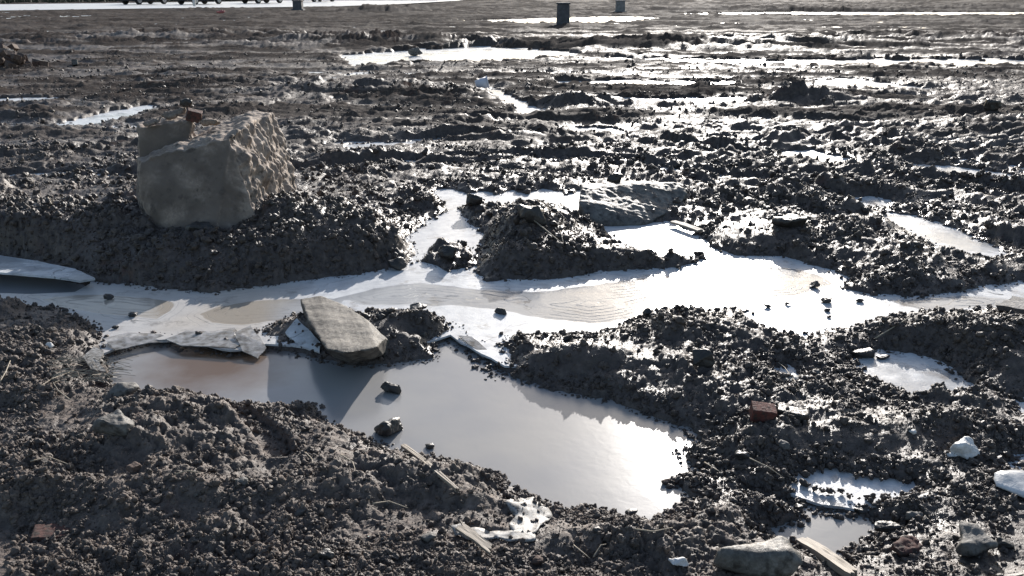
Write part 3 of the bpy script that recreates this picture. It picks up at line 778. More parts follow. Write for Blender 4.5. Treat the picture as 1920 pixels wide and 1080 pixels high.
# ------------------------------------------------------------------ slabs, stones, bricks
st = stone
def far_slab():
    Q = [(1088,352,6.35),(1104,342,6.5),(1180,340,6.62),(1270,345,6.62),(1288,362,6.5),(1275,388,6.3),(1210,418,6.04),(1145,420,6.02),(1100,406,6.06),(1085,378,6.15)]
    pts = [PD(*q) for q in Q]; org = PD(1190, 415, 6.05)
    pts += [p - Vector((0, -.02, .06)) for p in pts[5:]] + [Vector((p.x, p.y, -.05)) for p in pts[:5]]
    me = hull_rock([[tuple(p - org) for p in pts]], .009, [(3.2, .022), (9, .008), (30, .006)], 21, 0)
    o = link('stone_slab', me, SLATE); o.location = org
    tag(o, 'thick grey stone slab at the edge of the ice behind the middle mud island', 'stone'); return o
o = far_slab()
chunk('mud_clod', 'lump of dark earth sitting on the grey slab behind the mud island', 'clod', PD(1152, 346, 6.4), (.13, .10, .09), DARKS, 22)
# leaning slab at the pool
def lean_slab():
    def PZ(u, v, z):
        x, y = P0(u, v, z); return Vector((x, y, z))
    pts = [PZ(562,560,.10), PZ(600,553,.10), PZ(652,572,.10), PZ(690,600,.105), PZ(708,650,.13), PZ(724,634,.07), PZ(690,657,.13), PZ(642,662,.135), PZ(612,655,.14), PZ(582,610,.12)]
    pts2 = [Vector((p.x + .01, p.y + .03, p.z - .09)) for p in pts[:4]] + [Vector((p.x, p.y + .16, p.z - .11)) for p in pts[4:]] + [PZ(600, 600, -.05), PZ(680, 612, -.05), PZ(640, 580, -.05)]
    org = PZ(640, 620, .0)
    me = hull_rock([[tuple(p - org) for p in pts + pts2]], .006, [(4, .010), (13, .004), (60, .0015)], 37, 0)
    o = link('stone_slab', me, rock_material('muddy_slab', (.05, .045, .038), (.11, .098, .082), (.20, .18, .152), .75, 3, .6)); o.location = org
    tag(o, 'rough wedge shaped slab leaning out of the mud over the open water', 'stone')
lean_slab()
st('stone', 'large flat topped grey stone at the bottom edge, right of centre', 'stone', 1345, 1012, 1505, 1085, SLATE, 41, .75, .55, .1, -.1, .04)
st('stone', 'round grey brown stone near the bottom right corner', 'stone', 1788, 992, 1872, 1054, GREY, 42, .3, .85, .1, .3, .05)
st('stone', 'white lump of stone on the mud at the right', 'stone', 1792, 826, 1840, 866, PALE, 43, .45, .8, .05, .3, .06)
st('stone', 'small flat white chip touching the white lump at the right', 'stone', 1778, 848, 1800, 860, PALE, 44, .5, .7, .05)
st('pebble', 'oval white pebble above and left of the white lump', 'pebble', 1704, 806, 1722, 818, PALE, 45, .1, .7, .05, 0, .02)
st('pebble', 'white pebble on the left mud bank beside the shaded ice', 'pebble', 84, 646, 100, 660, PALE, 46, .2, .7, .05, 0, .03)
st('stone', 'pale rounded stone in the mud below the straw at the left', 'stone', 178, 776, 243, 828, GREY, 47, .5, .7, .12, .2, .05)
st('stone', 'flat grey stone just below the straw on the pool bank', 'stone', 190, 722, 256, 748, GREY, 48, .6, .6, .1, .1, .04)
st('stone', 'dark wet angular stone at the left end of the small right ice patch', 'stone', 1597, 650, 1642, 676, DARKS, 49, .7, .7, .1, .1, .04)
st('stone', 'small dark stone lying right of the angular stone on the ice patch', 'stone', 1645, 664, 1670, 676, DARKS, 50, .7, .7, .1, .4, .04)
st('stone', 'grey flat topped stone in the mud right of the pool head', 'stone', 1296, 658, 1342, 694, DARKS, 51, .7, .6, .1, .1, .04)
st('stone', 'dark domed stone on the mud island among the ice', 'stone', 960, 396, 1034, 446, DARKS, 52, .3, .8, .15, .1, .05)
st('stone', 'snow crusted dark rock standing in the open water', 'stone', 698, 778, 758, 826, DARKS, 53, .4, .9, .1, .3, .07)
st('stone', 'flat pointed dark rock in the middle of the open water', 'stone', 706, 716, 758, 742, DARKS, 54, .4, .5, .2, -.35, .06)
st('stone', 'little dark stone at the near shore of the pool', 'stone', 795, 830, 816, 844, DARKS, 55, .5, .8, .1)
st('stone', 'dark red stone below the small open puddle at lower right', 'stone', 1674, 1012, 1734, 1046, BRICK, 56, .5, .7, .2, .3, .06)
st('stone', 'small rounded pinkish stone right of the small open puddle', 'stone', 1702, 958, 1732, 982, GREY, 57, .3, .8, .1)
st('stone', 'small dark stone sticking out of the small open puddle', 'stone', 1487, 944, 1508, 962, DARKS, 58, .5, .8, .1)
st('stone', 'dark block at the border of ice patch and open puddle, lower right', 'stone', 1596, 950, 1634, 968, DARKS, 59, .7, .6, .1)
st('stone', 'long low dark stone at the right end of the small open puddle', 'stone', 1640, 982, 1692, 1002, DARKS, 60, .6, .5, .1)
st('stone', 'angular pale chip left of the wood splinter at the bottom', 'stone', 788, 998, 818, 1020, GREY, 61, .6, .8, .1, .3, .05)
st('stone', 'thin whitish flat chip near the bottom edge right of centre', 'stone', 1256, 1044, 1294, 1068, PALE, 62, .7, .7, .2, .4, .04, hmin=.12)
st('stone', 'dark stone on the near slope left of the pool mouth', 'stone', 1172, 954, 1200, 972, DARKS, 63, .4, .8, .1)
st('stone', 'dark oval stone half buried at the left foot of the boulder mound', 'stone', 345, 450, 402, 478, DARKS, 64, .4, .7, .4)
st('stone', 'dark stone buried in the bank right of the mud island', 'stone', 1452, 418, 1522, 448, DARKS, 65, .5, .6, .25)
st('stone', 'pale round stone frozen into the long far puddle', 'stone', 765, 90, 792, 107, GREY, 66, .3, .8, .1)
st('stone', 'brown upright triangular stone far out at the right', 'stone', 1848, 192, 1878, 214, DARKS, 67, .6, .7, .1)
st('stone', 'dark squared stone lying at the near edge of the frost patch', 'stone', 1378, 848, 1408, 868, DARKS, 68, .6, .7, .1)
st('mud_clod', 'dark lump at the left tip of the mud island in the ice', 'clod', 870, 366, 914, 398, DARKS, 69, .2, .8, .15)
st('mud_clod', 'dark lump of earth where the ice channel meets the main ice', 'clod', 722, 470, 762, 500, DARKS, 70, .2, .8, .15)
st('mud_clod', 'peaked dark lump between channel and mud island', 'clod', 814, 458, 858, 496, DARKS, 71, .2, .8, .1)
st('mud_clod', 'dark lump on the islet behind the leaning slab', 'clod', 762, 584, 800, 606, DARKS, 72, .2, .8, .1)
st('mud_clod', 'pointed dark lump left end of the islet behind the leaning slab', 'clod', 722, 578, 748, 592, DARKS, 73, .2, .8, .1)
st('mud_clod', 'dark lump at the far shore where the big ice narrows', 'clod', 1204, 578, 1226, 598, DARKS, 74, .2, .8, .1)
for u, v, w, lab in ((200,558,22,'dark crumb on the blue shaded ice nearest the left bank'), (246,590,20,'elongated dark crumb on the blue shaded ice'), (215,614,14,'tiny dark crumb on the shaded ice by the ledge'),
                     (1440,575,18,'leftmost dark crumb on the white ice at right'), (1478,570,14,'small dark crumb second from left on the white ice at right'), (1552,564,24,'larger dark crumb on the white ice under the far bank'), (1552,582,14,'dark crumb lying just below the larger one on white ice'),
                     (1556,594,12,'lowest dark crumb on the white ice at right'), (1614,564,16,'dark crumb alone at the right of the white ice'), (1525,535,28,'dark crumb against the far bank of the white ice'), (1310,478,22,'dark crumb in the narrow ice behind the mud island')):
    st('mud_clod', lab, 'clod', u - w / 2, v - w * .3, u + w / 2, v + w * .3, DARKS, u, .2, .8, .1, amp=.08)
st('bark_piece', 'black piece of bark lying alone on the white ice', 'bark', 924, 577, 952, 591, DARKS, 80, .6, .35, .1, -.5, .06)

# bricks
x_, y_, z_ = spot(1432, 790); brick('red half brick set in the mud at the right of the pool', (x_, y_ + .03, z_ - .004), (.092, .065, .052), (.15, .1, -.12), 81, brk=False, mat=REDB)
x_, y_, z_ = spot(1490, 786); brick('mud covered dark brick behind the red half brick', (x_, y_ + .03, z_ - .01), (.12, .06, .035), (.0, .1, -.3), 82, mat=DARKS)
x_, y_, z_ = spot(95, 1000); brick('worn orange brick half sunk in the bottom left mud', (x_, y_, z_ - .038), (.11, .07, .05), (.05, .1, .25), 83)
rr = random.Random(9)
DUST = rock_material('dusty_clay', (.05, .035, .028), (.10, .065, .05), (.17, .125, .10), .9, 4, .2)
for k in range(44):       # rubble heap far out at the left
    uu = -30 + 150 * abs(rr.gauss(0, .38)) + rr.uniform(0, 25); hh = max(0, .34 - max(uu, 0) * .0045) * rr.uniform(.1, 1)
    x_, y_ = P0(uu, 134 - rr.uniform(0, 10))
    o = link('rubble_brick', brick_mesh(rr.uniform(.16, .34), rr.uniform(.11, .2), rr.uniform(.08, .13), 90 + k % 5), (DUST, GREY, DUST, DUST)[k % 4]); o.location = (x_, y_ + rr.uniform(0, .5), hh); o.rotation_euler = (rr.uniform(-.6, .6), rr.uniform(-.6, .6), rr.uniform(0, 3))
    tag(o, ('dusty brown brick piece in the rubble heap at the upper left edge', 'grey broken piece in the rubble heap at the upper left edge', 'dusty brown brick piece in the rubble heap at the upper left edge', 'dusty brown brick piece in the rubble heap at the upper left edge')[k % 4], 'brick', 'bricks of the rubble heap')
mx, my = P0(20, 128)
# pale block and others far out
def far_block(u0, u1, vt, vb, label, name, cat, mat, seed, depth=.8, bev=.03):
    x, y = P0((u0 + u1) / 2, vb); t = y / ray(960, vb)[1]; w = (u1 - u0) * t / F; h = (vb - vt) * t / F
    root = empty(name, (x, y, 0)); tag(root, label, cat)
    return root, w, h
def post(u0, u1, vt, vb, label, mat, capm, seed):
    root, w, h = far_block(u0, u1, vt, vb, label, 'concrete_post', 'post', mat, seed)
    bm = bmesh.new(); r = bmesh.ops.create_cone(bm, cap_ends=True, segments=4, radius1=w * .72, radius2=w * .66, depth=h)
    bmesh.ops.rotate(bm, verts=bm.verts, matrix=Matrix.Rotation(math.pi / 4, 3, 'Z')); bmesh.ops.translate(bm, verts=bm.verts, vec=(0, w / 2, h / 2 - .05))
    bmesh.ops.bevel(bm, geom=bm.edges[:], offset=.02, segments=2, affect='EDGES')
    link('shaft', bm_mesh(bm, 'shaft'), mat, root)
    bm = bmesh.new(); box(bm, -w * .53, w * .53, w * .0, w * 1.02, h - .052, h + .02, .015); link('cap', bm_mesh(bm, 'cap'), capm, root)
    bm = bmesh.new(); box(bm, -w * .66, w * .66, -w * .12, w * 1.12, -.1, .10, .03); link('footing', bm_mesh(bm, 'footing'), mat, root)
    return root
post(1044, 1068, 8, 51, 'dark square concrete post, tallest on the far field, with pale ice behind it', CONCD, CONCD, 1)
post(1155, 1172, 2, 24, 'blue grey concrete post, smaller and farther off than the tall dark one', CONC, CONC, 2)
post(549, 566, 2, 20, 'dark stubby concrete post in front of the pale road', CONCD, CONCD, 3)
root, w, h = far_block(362, 368, 5, 15, 'thin white marker post on the earth heap before the road', 'marker_post', 'post', None, 4)
bm = bmesh.new(); bmesh.ops.create_cone(bm, cap_ends=True, segments=16, radius1=.1, radius2=.1, depth=.75); bmesh.ops.translate(bm, verts=bm.verts, vec=(0, 0, .5)); link('shaft', bm_mesh(bm, 's'), PALE, root)
bm = bmesh.new(); bmesh.ops.create_cone(bm, cap_ends=True, segments=16, radius1=.11, radius2=.04, depth=.06); bmesh.ops.translate(bm, verts=bm.verts, vec=(0, 0, .9)); link('cap', bm_mesh(bm, 'c'), PALE, root)
WHITE = plain('white_plastic', (.62, .62, .68), .5)
x_, y_, z_ = spot(903, 166)
t = empty('plastic_bucket', (x_, y_, z_ + .07)); t.rotation_euler = (.1, 1.35, .2); tag(t, 'small white tub lying at the upper end of the narrow far puddle', 'bucket')
bm = bmesh.new(); bmesh.ops.create_cone(bm, cap_ends=False, segments=28, radius1=.075, radius2=.10, depth=.19)
bmesh.ops.contextual_create(bm, geom=[e for e in bm.edges if e.is_boundary and all(v.co.z < 0 for v in e.verts)]); bmesh.ops.solidify(bm, geom=bm.faces[:], thickness=.004); me = bm_mesh(bm, 'b'); smooth(me); link('body', me, WHITE, t)
bm = bmesh.new(); bmesh.ops.create_cone(bm, cap_ends=True, segments=28, radius1=.107, radius2=.107, depth=.014); bmesh.ops.translate(bm, verts=bm.verts, vec=(0, 0, .1)); link('rim', bm_mesh(bm, 'r'), WHITE, t)
PINK = plain('faded_red_plastic', (.42, .12, .11), .6)
x_, y_, _ = spot(415, 29); chunk('plastic_scrap', 'faded red scrap on the far field before the road', 'litter', (x_, y_, .15), (.55, .3, .14), PINK, 12, .3, amp=.1)

# ------------------------------------------------------------------ boards, sticks, straw
def plank(name, label, cat, a, b, w, th, mat, za=.0, zb=.0, roll=0, taper=1.0, seed=1, ragged=.25, parent=None):
    """a, b: 3-D ends; a split board with ragged ends and grain along its length"""
    a = Vector(a); b = Vector(b); L = (b - a).length; rnd = random.Random(seed); n = 26; m = 7
    verts = []; faces = []
    for i in range(n + 1):
        t = i / n; ww = w * (1 + (taper - 1) * t) * (1 + .12 * float(gn(np.array([t * 4.0]), np.array([seed * 3.1]), 3)[0]))
        for j in range(m):
            s = j / (m - 1) - .5; e = 0
            if i == 0: e = -rnd.uniform(0, ragged) * w
            if i == n: e = rnd.uniform(0, ragged) * w
            bow = .012 * L * math.sin(t * 3.1) 
            zt = th * (.5 + .14 * float(gn(np.array([t * 3.0 + s]), np.array([s * 9.0 + seed]), 7)[0]))
            verts.append((t * L + e, s * ww, zt + bow)); 
            verts.append((t * L + e, s * ww, -th / 2 + bow))
    def q(i, j, k): return (i * m + j) * 2 + k
    for i in range(n):
        for j in range(m - 1):
            faces.append((q(i, j, 0), q(i + 1, j, 0), q(i + 1, j + 1, 0), q(i, j + 1, 0)))
            faces.append((q(i, j, 1), q(i, j + 1, 1), q(i + 1, j + 1, 1), q(i + 1, j, 1)))
        faces.append((q(i, 0, 0), q(i, 0, 1), q(i + 1, 0, 1), q(i + 1, 0, 0)))
        faces.append((q(i, m - 1, 0), q(i + 1, m - 1, 0), q(i + 1, m - 1, 1), q(i, m - 1, 1)))
    for j in range(m - 1):
        faces.append((q(0, j, 0), q(0, j + 1, 0), q(0, j + 1, 1), q(0, j, 1)))
        faces.append((q(n, j, 0), q(n, j, 1), q(n, j + 1, 1), q(n, j + 1, 0)))
    me = bpy.data.meshes.new(name); me.from_pydata(verts, [], faces); me.update()
    o = link(name, me, mat, parent)
    xq = (b - a).normalized(); yq = Vector((0, 0, 1)).cross(xq).normalized(); zq = xq.cross(yq)
    M = Matrix((xq, yq, zq)).transposed().to_4x4() @ Matrix.Rotation(roll, 4, 'X'); M.translation = a
    o.matrix_world = M
    if label: tag(o, label, cat)
    return o
def g3p(u, v, dz=0.0, smr=.03):
    x, y, z = spot(u, v, smr); return Vector((x, y, z + dz))
plank('wood_lath', 'long split grey lath lying down the near bank towards the camera', 'wood', g3p(758, 850, .035), g3p(856, 944, .050), .022, .010, WOOD, taper=.55, seed=3, ragged=.8)
plank('wood_splinter', 'short pointed pale splinter near the bottom centre', 'wood', g3p(866, 1004, .026), g3p(914, 1040, .026), .032, .008, WOOD, taper=.9, seed=4, ragged=1.2)
plank('wood_splinter', 'thick white splinter pointing down at the bottom right', 'wood', g3p(1512, 1030, .02), g3p(1590, 1085, .02), .045, .02, WOOD, taper=.9, seed=5, ragged=.8)
plank('board', 'brown board lying on the left bank and running out of the picture', 'board', PD(-140, 392, 5.62), PD(134, 406, 5.52), .10, .03, WOODR, seed=6)
plank('wood_splinter', 'thin white splinter jutting from the ice right of the slab', 'wood', g3p(1262, 424, .03), g3p(1312, 436, .03), .05, .015, WOOD, seed=7)
plank('board', 'dark grey board end sticking out of the mud ridge at the right edge', 'board', g3p(1884, 586, .05), g3p(1990, 616, .07), .10, .03, CONCD, seed=8, roll=.5)
def stick(pts, r, name='twig', label=None, cat='twig', group=None, mat=None, parent=None):
    n = 6; verts = []; faces = []
    for i, p in enumerate(pts):
        d = (pts[min(i + 1, len(pts) - 1)] - pts[max(i - 1, 0)]).normalized(); a = d.cross(Vector((.3, .2, 1))).normalized(); b = d.cross(a)
        rr_ = r * (1 - .5 * i / len(pts))
        for k in range(n):
            t = k * 6.283 / n; verts.append(tuple(p + a * math.cos(t) * rr_ + b * math.sin(t) * rr_))
    for i in range(len(pts) - 1):
        for k in range(n): faces.append((i * n + k, i * n + (k + 1) % n, (i + 1) * n + (k + 1) % n, (i + 1) * n + k))
    faces.append(tuple(range(n - 1, -1, -1))); faces.append(tuple((len(pts) - 1) * n + k for k in range(n)))
    me = bpy.data.meshes.new(name); me.from_pydata(verts, [], faces); me.update(); smooth(me)
    o = link(name, me, mat or STRAW, parent)
    if label: tag(o, label, cat, group)
    return o
def curve_px(px, dz=.012, n=8):
    P = [g3p(u, v, dz) for u, v in px]; out = []
    for a, b in zip(P, P[1:]):
        for i in range(n // 2): out.append(a.lerp(b, i / (n // 2)))
    return out + [P[-1]]
def twig(px, r, lab, dz=.028): stick(curve_px(px, dz), r, label=lab)
twig([(98,424),(100,400),(92,384)], .006, 'upright pale twig against the brown board at the left', .05)
twig([(2,612+118),(14,708),(22,690)], .0028, 'pale straight twig at the left edge below the straw')
twig([(134,762),(112,745),(102,730),(114,722)], .0022, 'curled pale stalk below the straw at the left')
twig([(78,738),(100,722),(140,706)], .002, 'thin straight stalk left of the curled one')
twig([(574,862),(586,874),(588,884)], .002, 'short hooked stalk on the near bank left of the lath')
twig([(1112,1060),(1126,1040),(1136,1036)], .002, 'short pale stalk at the bottom between two dark hollows')
twig([(1075,1038),(1105,1062)], .002, 'thin tilted stalk right of the splinter at the bottom')
twig([(1500,742),(1470,700),(1458,690)], .002, 'thin dark stalk leaning above the red half brick')
twig([(1000,478),(1056,500),(1050,486)], .004, 'pale twig on the near slope of the mud island')
twig([(1404,872),(1440,890),(1466,906)], .0025, 'thin twig left of the lower right ice patch')
twig([(1590,392),(1602,378),(1592,370)], .004, 'bent pale twig by the ruts in the mid field at right')
twig([(1640,642),(1700,632),(1712,628)], .003, 'long twig along the foot of the dark ridge at right')
twig([(1880,562),(1862,560),(1850,556)], .002, 'forked twig frozen into the ice at the far right')
for px_, lab in (([(330,905),(352,898),(380,902)], 'thin root lying flat on the near left mud above the footprint hollow'), ([(640,868),(662,880),(668,898)], 'short root on the near bank left of the long lath'),
                 ([(1190,1000),(1225,1012),(1260,1006)], 'thin stalk on the near mud below the pool mouth'), ([(1320,880),(1350,900)], 'short straight stalk on the spit right of the pool'),
                 ([(60,880),(95,872),(130,885)], 'pale root on the dry mud at the left edge'), ([(700,960),(730,955),(765,968)], 'pale root on the near bank below the long lath')):
    stick(curve_px(px_, .03), .0022, label=lab)
for n_, (u_, v_, w_, lab) in enumerate(((452, 905, 26, 'small grey stone in the dark hollow of the near left mud'), (610, 1045, 34, 'squat brown stone at the bottom left of centre'), (1010, 1052, 30, 'flat brown stone on the bottom edge near the centre'),
        (1470, 838, 26, 'small brown stone on the ridge above the lower right ice patch'), (1890, 1020, 34, 'brown stone at the lower right edge'), (1250, 905, 20, 'little wet stone on the right shore of the pool'),
        (560, 960, 22, 'small rounded stone on the pale dry patch at the bottom'), (1120, 905 + 90, 24, 'small brown stone on the near bank under the pool mouth'), (250, 880, 30, 'reddish clay lump on the dry left mud'), (1530, 700, 22, 'dark chip between the two right ice patches'))):
    st('stone', lab, 'stone', u_ - w_ / 2, v_ - w_ * .35, u_ + w_ / 2, v_ + w_ * .35, (GREY, DARKS, DUST)[n_ % 3], 300 + n_, .5, .8, .15, n_ * .7, .06)
# straw bunch at the pool's left shore
V_, F_ = [], []
rs = random.Random(4)
for k in range(120):
    a = g3p(rs.uniform(90, 215), rs.uniform(684, 728),   .018 + rs.uniform(0, .016), .01); L = rs.uniform(.03, .13); th = rs.gauss(.25, .5); 
    d = Vector((math.cos(th), math.sin(th) * .6, rs.uniform(-.08, .1))) * L; s = Vector((-d.y, d.x, 0)).normalized() * rs.uniform(.0009, .002)
    b = a + d * .5 + Vector((0, 0, rs.uniform(0, .02))); c = a + d; i = len(V_)
    up = Vector((0, 0, .0012))
    V_ += [a - s, a + s, a + up, b - s, b + s, b + up, c - s, c + s, c + up]
    for q in (0, 3):
        for m_ in range(3): F_.append((i + q + m_, i + q + (m_ + 1) % 3, i + q + 3 + (m_ + 1) % 3, i + q + 3 + m_))
me = bpy.data.meshes.new('straw'); me.from_pydata([tuple(v) for v in V_], [], F_); me.update(); o = link('straw', me, STRAW); tag(o, kind='stuff')

# ------------------------------------------------------------------ broken ice
def ice_plate(px, z, th, label, mat=None, tilt=(0, 0), name='ice_plate', step=.03, cat='ice'):
    P = [P0(u, v, z) for u, v in px]; cx = sum(p[0] for p in P) / len(P); cy = sum(p[1] for p in P) / len(P)
    o = sheet(name, [(a - cx, b - cy) for a, b in P], 0, th, step, mat or ICE2, wav=.003, kind=None, rag=.006)
    # close the underside
    o.location = (cx, cy, z); o.rotation_euler = (tilt[0], tilt[1], 0)
    tag(o, label, cat); return o
ice_plate([(-160,462),(0,476),(70,486),(140,502),(178,522),(150,528),(100,520),(0,513),(-160,500)], .05, .012, 'raised sheet of ice overhanging a dark gap at the left edge', tilt=(-.05, .02))
ice_plate([(310,634),(350,620),(400,622),(440,616),(462,640),(440,652),(390,648),(340,646)], .006, .005, 'crumpled clear plate of ice on the ledge above the brown water', CLEAR, (.04, -.02), step=.02)
ice_plate([(440,630),(470,618),(500,648),(482,664),(455,655)], .008, .004, 'upturned white rimmed ice shard where the ledge meets the islet', CLEAR, (.12, .08), step=.02)
ice_plate([(156,672),(176,656),(194,660),(186,676),(198,690),(170,688)], .03, .010, 'white ice shard above the straw, propped against the left bank', FROST, (.1, .1), step=.02)
ice_plate([(195,640),(240,628),(300,626),(330,634),(280,640),(215,656)], .006, .004, 'thin white ice flake at the left end of the ledge', CLEAR, (.08, .1), step=.02)
ice_plate([(535,625),(560,610),(600,640),(596,652),(560,642)], .02, .012, 'smooth bluish ice plate wedged left of the leaning slab', ICE2, (.3, -.1), step=.02)
ice_plate([(860,632),(884,634),(930,664),(905,662)], .004, .02, 'grey sliver of ice at the tip between pool and main ice', CLEAR, (.1, 0), step=.02)
def frost_patch(px, label, lift=.008):
    P = [P0(u, v, .04) for u, v in px]; o = sheet('frost_patch', P, 0, .004, .011, FROST, kind=None, rag=.010)
    me = o.data; n = len(me.vertices); c = np.empty(n * 3, f4); me.vertices.foreach_get('co', c); c = c.reshape(-1, 3)
    low = np.zeros(n, f4)
    for dx, dy in ((0, 0), (.012, 0), (-.012, 0), (0, .012), (0, -.012)): low += height(c[:, 0] + dx, c[:, 1] + dy) / 5
    z = low + lift + .003 * gn(c[:, 0] * 40, c[:, 1] * 40, 9)
    c[:, 2] = c[:, 2] + z; me.vertices.foreach_set('co', c.ravel()); me.update(); smooth(me); tag(o, label, 'frost'); return o
frost_patch([(944,948),(958,934),(985,926),(1028,940),(1036,958),(1020,985),(1000,1006),(962,1004),(952,986),(968,968)], 'pale strip of frosted crust crossing the near bank below the pool')
frost_patch([(862,1010),(900,1000),(945,1004),(990,1002),(1004,1016),(960,1022),(930,1016),(880,1022)], 'jagged pale frost strip below the crossing strip, above the splinter')
frost_patch([(846,1000),(868,996),(876,1010),(852,1014)], 'small pale frost scrap left of the jagged frost strip', .010)
frost_patch([(1610,905),(1650,892),(1700,896),(1745,905),(1758,925),(1720,932),(1680,920),(1640,930)], 'white frost fringe at the right end of the lower right ice patch', .006)
frost_patch([(1440,700),(1490,690),(1540,712),(1520,726),(1470,722)], 'thin frosty crust on the mud above the red half brick', .004)
st('ice_dome', 'smooth whitish dome of ice cut by the right edge', 'ice', 1880, 898, 1975, 945, ICE2, 131, .3, .9, .1, 0, .01)

# ------------------------------------------------------------------ road, verge and parked cars at the far side
ROADM = rock_material('pale_road', (.45, .45, .44), (.6, .6, .59), (.72, .72, .71), .45, .4)
bm = bmesh.new(); vs = [bm.verts.new((a, b, ROAD_Z)) for a, b in wROAD]; f = bm.faces.new(vs); bmesh.ops.triangulate(bm, faces=bm.faces)
bm.normal_update()
for f in bm.faces:
    if f.normal.z < 0: f.normal_flip()
r_ = link('road', bm_mesh(bm, 'road'), ROADM); tag(r_, kind='structure')
GRASSM, nt, b = new_mat('verge_grass'); n = noise(nt, geo_pos(nt), .8, 5); nt.links.new(ramp(nt, n, [(.35, (.018, .028, .016)), (.65, (.05, .065, .035))]), b.inputs['Base Color']); b.inputs['Roughness'].default_value = .8
nb = 26000; rv = np.random.default_rng(3)
gx = rv.uniform(-75, -8, nb); gy = rv.uniform(0, 1, nb) ** 1.3 * 26
gy = gy + np.interp(gx, sorted([P0(u, v)[0] for u, v in ((-900, 12), (-300, 9), (0, 7), (240, 4.5), (480, 1))]), [y for _, y in sorted([P0(u, v) for u, v in ((-900, 12), (-300, 9), (0, 7), (240, 4.5), (480, 1))])]) + .4
hh = rv.uniform(.15, .5, nb); an = rv.uniform(0, 6.28, nb); wv = rv.uniform(.04, .12, nb)
V = np.zeros((nb, 3, 3), f4); V[:, 0] = np.stack([gx - np.cos(an) * wv, gy - np.sin(an) * wv, gx * 0 - .02], 1); V[:, 1] = np.stack([gx + np.cos(an) * wv, gy + np.sin(an) * wv, gx * 0 - .02], 1)
V[:, 2] = np.stack([gx + rv.uniform(-.12, .12, nb), gy + rv.uniform(-.12, .12, nb), hh], 1)
me = bpy.data.meshes.new('grass'); me.vertices.add(nb * 3); me.vertices.foreach_set('co', V.ravel()); me.loops.add(nb * 3); me.loops.foreach_set('vertex_index', np.arange(nb * 3, dtype=np.int32)); me.polygons.add(nb); me.polygons.foreach_set('loop_start', np.arange(0, nb * 3, 3, dtype=np.int32)); me.update(calc_edges=True)
o = link('grass', me, GRASSM); tag(o, kind='stuff')

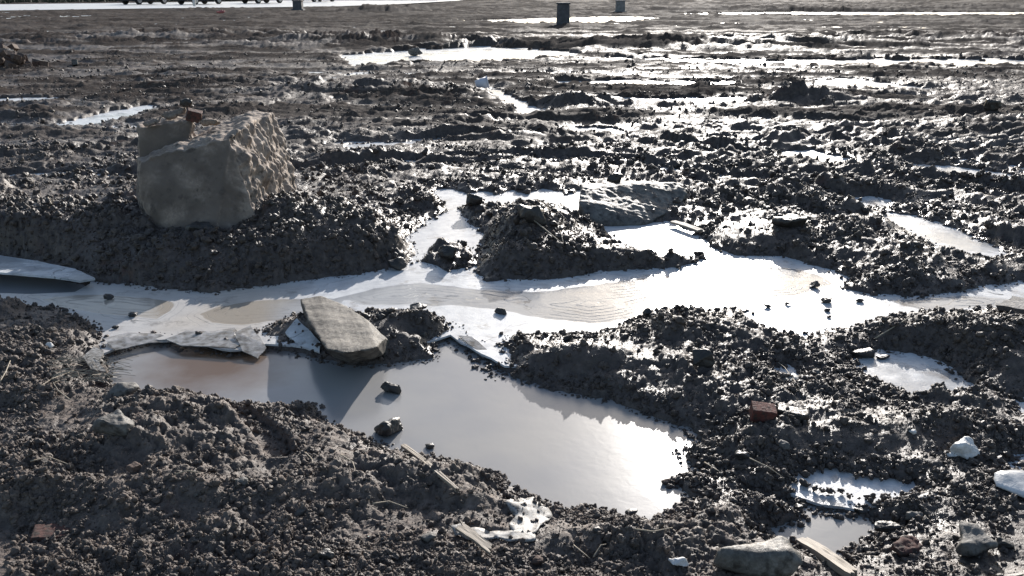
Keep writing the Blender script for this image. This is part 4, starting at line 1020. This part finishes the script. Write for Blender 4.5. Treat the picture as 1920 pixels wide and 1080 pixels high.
PAINT = plain('dark_blue_paint', (.012, .014, .03), .25, **{'Coat Weight': .8}); GLASS = plain('window_glass', (.01, .012, .014), .05)
TYRE = plain('tyre_rubber', (.015, .015, .016), .8); RIM = plain('alloy_rim', (.45, .46, .48), .3, .9); LAMP = plain('headlight_lens', (.6, .6, .6), .1); TAIL = plain('tail_light_lens', (.35, .01, .01), .2)
def make_car(label):
    root = empty('parked_car', (0, 0, 0)); tag(root, label, 'car', 'cars parked beyond the pale road')
    prof = [(-2.15,.35),(-2.2,.6),(-2.12,.92),(-1.6,1.0),(-1.15,1.06),(1.1,1.02),(2.0,.88),(2.2,.62),(2.18,.33)]
    cab = [(-1.75,1.0),(-1.25,1.42),(-.5,1.5),(.3,1.47),(1.15,1.02)]
    def loft(pr, wid, name, mat, z0=None, inset=.12):
        bm = bmesh.new(); rows = []
        zs = [p[1] for p in pr]; lo, hi = min(zs), max(zs)
        for s in (-1, -.82, .82, 1):
            k = 1 if abs(s) < .9 else 0
            rows.append([bm.verts.new((x * (1 if k else .97), s * wid * (1 - inset * (z - lo) / (hi - lo + 1e-6)), z - (0 if k else .03))) for x, z in pr])
        for a, b in zip(rows, rows[1:]):
            for i in range(len(pr) - 1): bm.faces.new((a[i], a[i + 1], b[i + 1], b[i]))
            bm.faces.new((a[-1], a[0], b[0], b[-1]))
        bm.faces.new(rows[0][::-1]); bm.faces.new(rows[-1]); bmesh.ops.recalc_face_normals(bm, faces=bm.faces)
        bmesh.ops.bevel(bm, geom=bm.edges[:], offset=.025, segments=2, affect='EDGES')
        me = bm_mesh(bm, name); smooth(me); return link(name, me, mat, root)
    loft(prof, .9, 'body', PAINT, inset=.08); loft(cab, .82, 'cabin', GLASS, inset=.22)
    loft([(-1.3,1.44),(-.5,1.525),(.3,1.49),(.3,1.47),(-.5,1.5),(-1.25,1.42)], .66, 'roof', PAINT, inset=.02)
    for x in (-1.3, 1.35):
        for s in (-1, 1):
            bm = bmesh.new(); bmesh.ops.create_cone(bm, cap_ends=True, segments=32, radius1=.33, radius2=.33, depth=.22); bmesh.ops.rotate(bm, verts=bm.verts, matrix=Matrix.Rotation(math.pi / 2, 3, 'X'))
            bmesh.ops.bevel(bm, geom=[e for e in bm.edges if abs(e.verts[0].co.y - e.verts[1].co.y) < .01], offset=.03, segments=2, affect='EDGES')
            wh = link('wheel', bm_mesh(bm, 'wheel'), TYRE, root); wh.location = (x, s * .82, .33)
            bm = bmesh.new(); bmesh.ops.create_cone(bm, cap_ends=True, segments=24, radius1=.21, radius2=.21, depth=.03); bmesh.ops.rotate(bm, verts=bm.verts, matrix=Matrix.Rotation(math.pi / 2, 3, 'X')); bmesh.ops.translate(bm, verts=bm.verts, vec=(0, s * .115, 0))
            for q in range(5):
                a = q * 1.2566; rr0 = bmesh.ops.create_cube(bm, size=1)
                for v in rr0['verts']: v.co = Matrix.Rotation(a, 3, 'Y') @ Vector((v.co.x * .05, v.co.y * .02 + s * .135, v.co.z * .18 + .1))
            link('rim', bm_mesh(bm, 'rim'), RIM, wh)
    for s in (-1, 1):
        bm = bmesh.new(); box(bm, 2.08, 2.2, s * .62 - .17, s * .62 + .17, .66, .8, .02); link('headlight', bm_mesh(bm, 'h'), LAMP, root)
        bm = bmesh.new(); box(bm, -2.215, -2.08, s * .66 - .13, s * .66 + .13, .72, .9, .02); link('tail_light', bm_mesh(bm, 't'), TAIL, root)
        bm = bmesh.new(); box(bm, .75, .95, s * .93 - .09, s * .93 + .09, .98, 1.12, .03); link('wing_mirror', bm_mesh(bm, 'm'), PAINT, root)
    bm = bmesh.new(); box(bm, 2.16, 2.24, -.75, .75, .3, .5, .03); link('bumper', bm_mesh(bm, 'bp'), TYRE, root)
    return root
def dup(o, parent=None):
    c = o.copy(); COL.objects.link(c); c.parent = parent
    for ch in list(o.children): dup(ch, c)
    return c
c0 = make_car('dark parked car, leftmost of the cars beyond the pale road')
cars = [(262, 8.5, 'dark parked car, leftmost of the cars beyond the pale road', 2.05), (367, 8.5, 'dark parked car behind the white marker post', 2.05), (486, 6.5, 'dark parked car left of the stubby post beyond the road', 2.1), (590, 3.5, 'dark parked car right of the stubby post beyond the road', 2.1)]
for k, (u_, v_, lab, a_) in enumerate(cars):
    c = c0 if k == 0 else dup(c0)
    x_, y_ = P0(u_, v_, ROAD_Z); c.location = (x_, y_ + 1.2, ROAD_Z); c.rotation_euler = (0, 0, -a_); c['label'] = lab
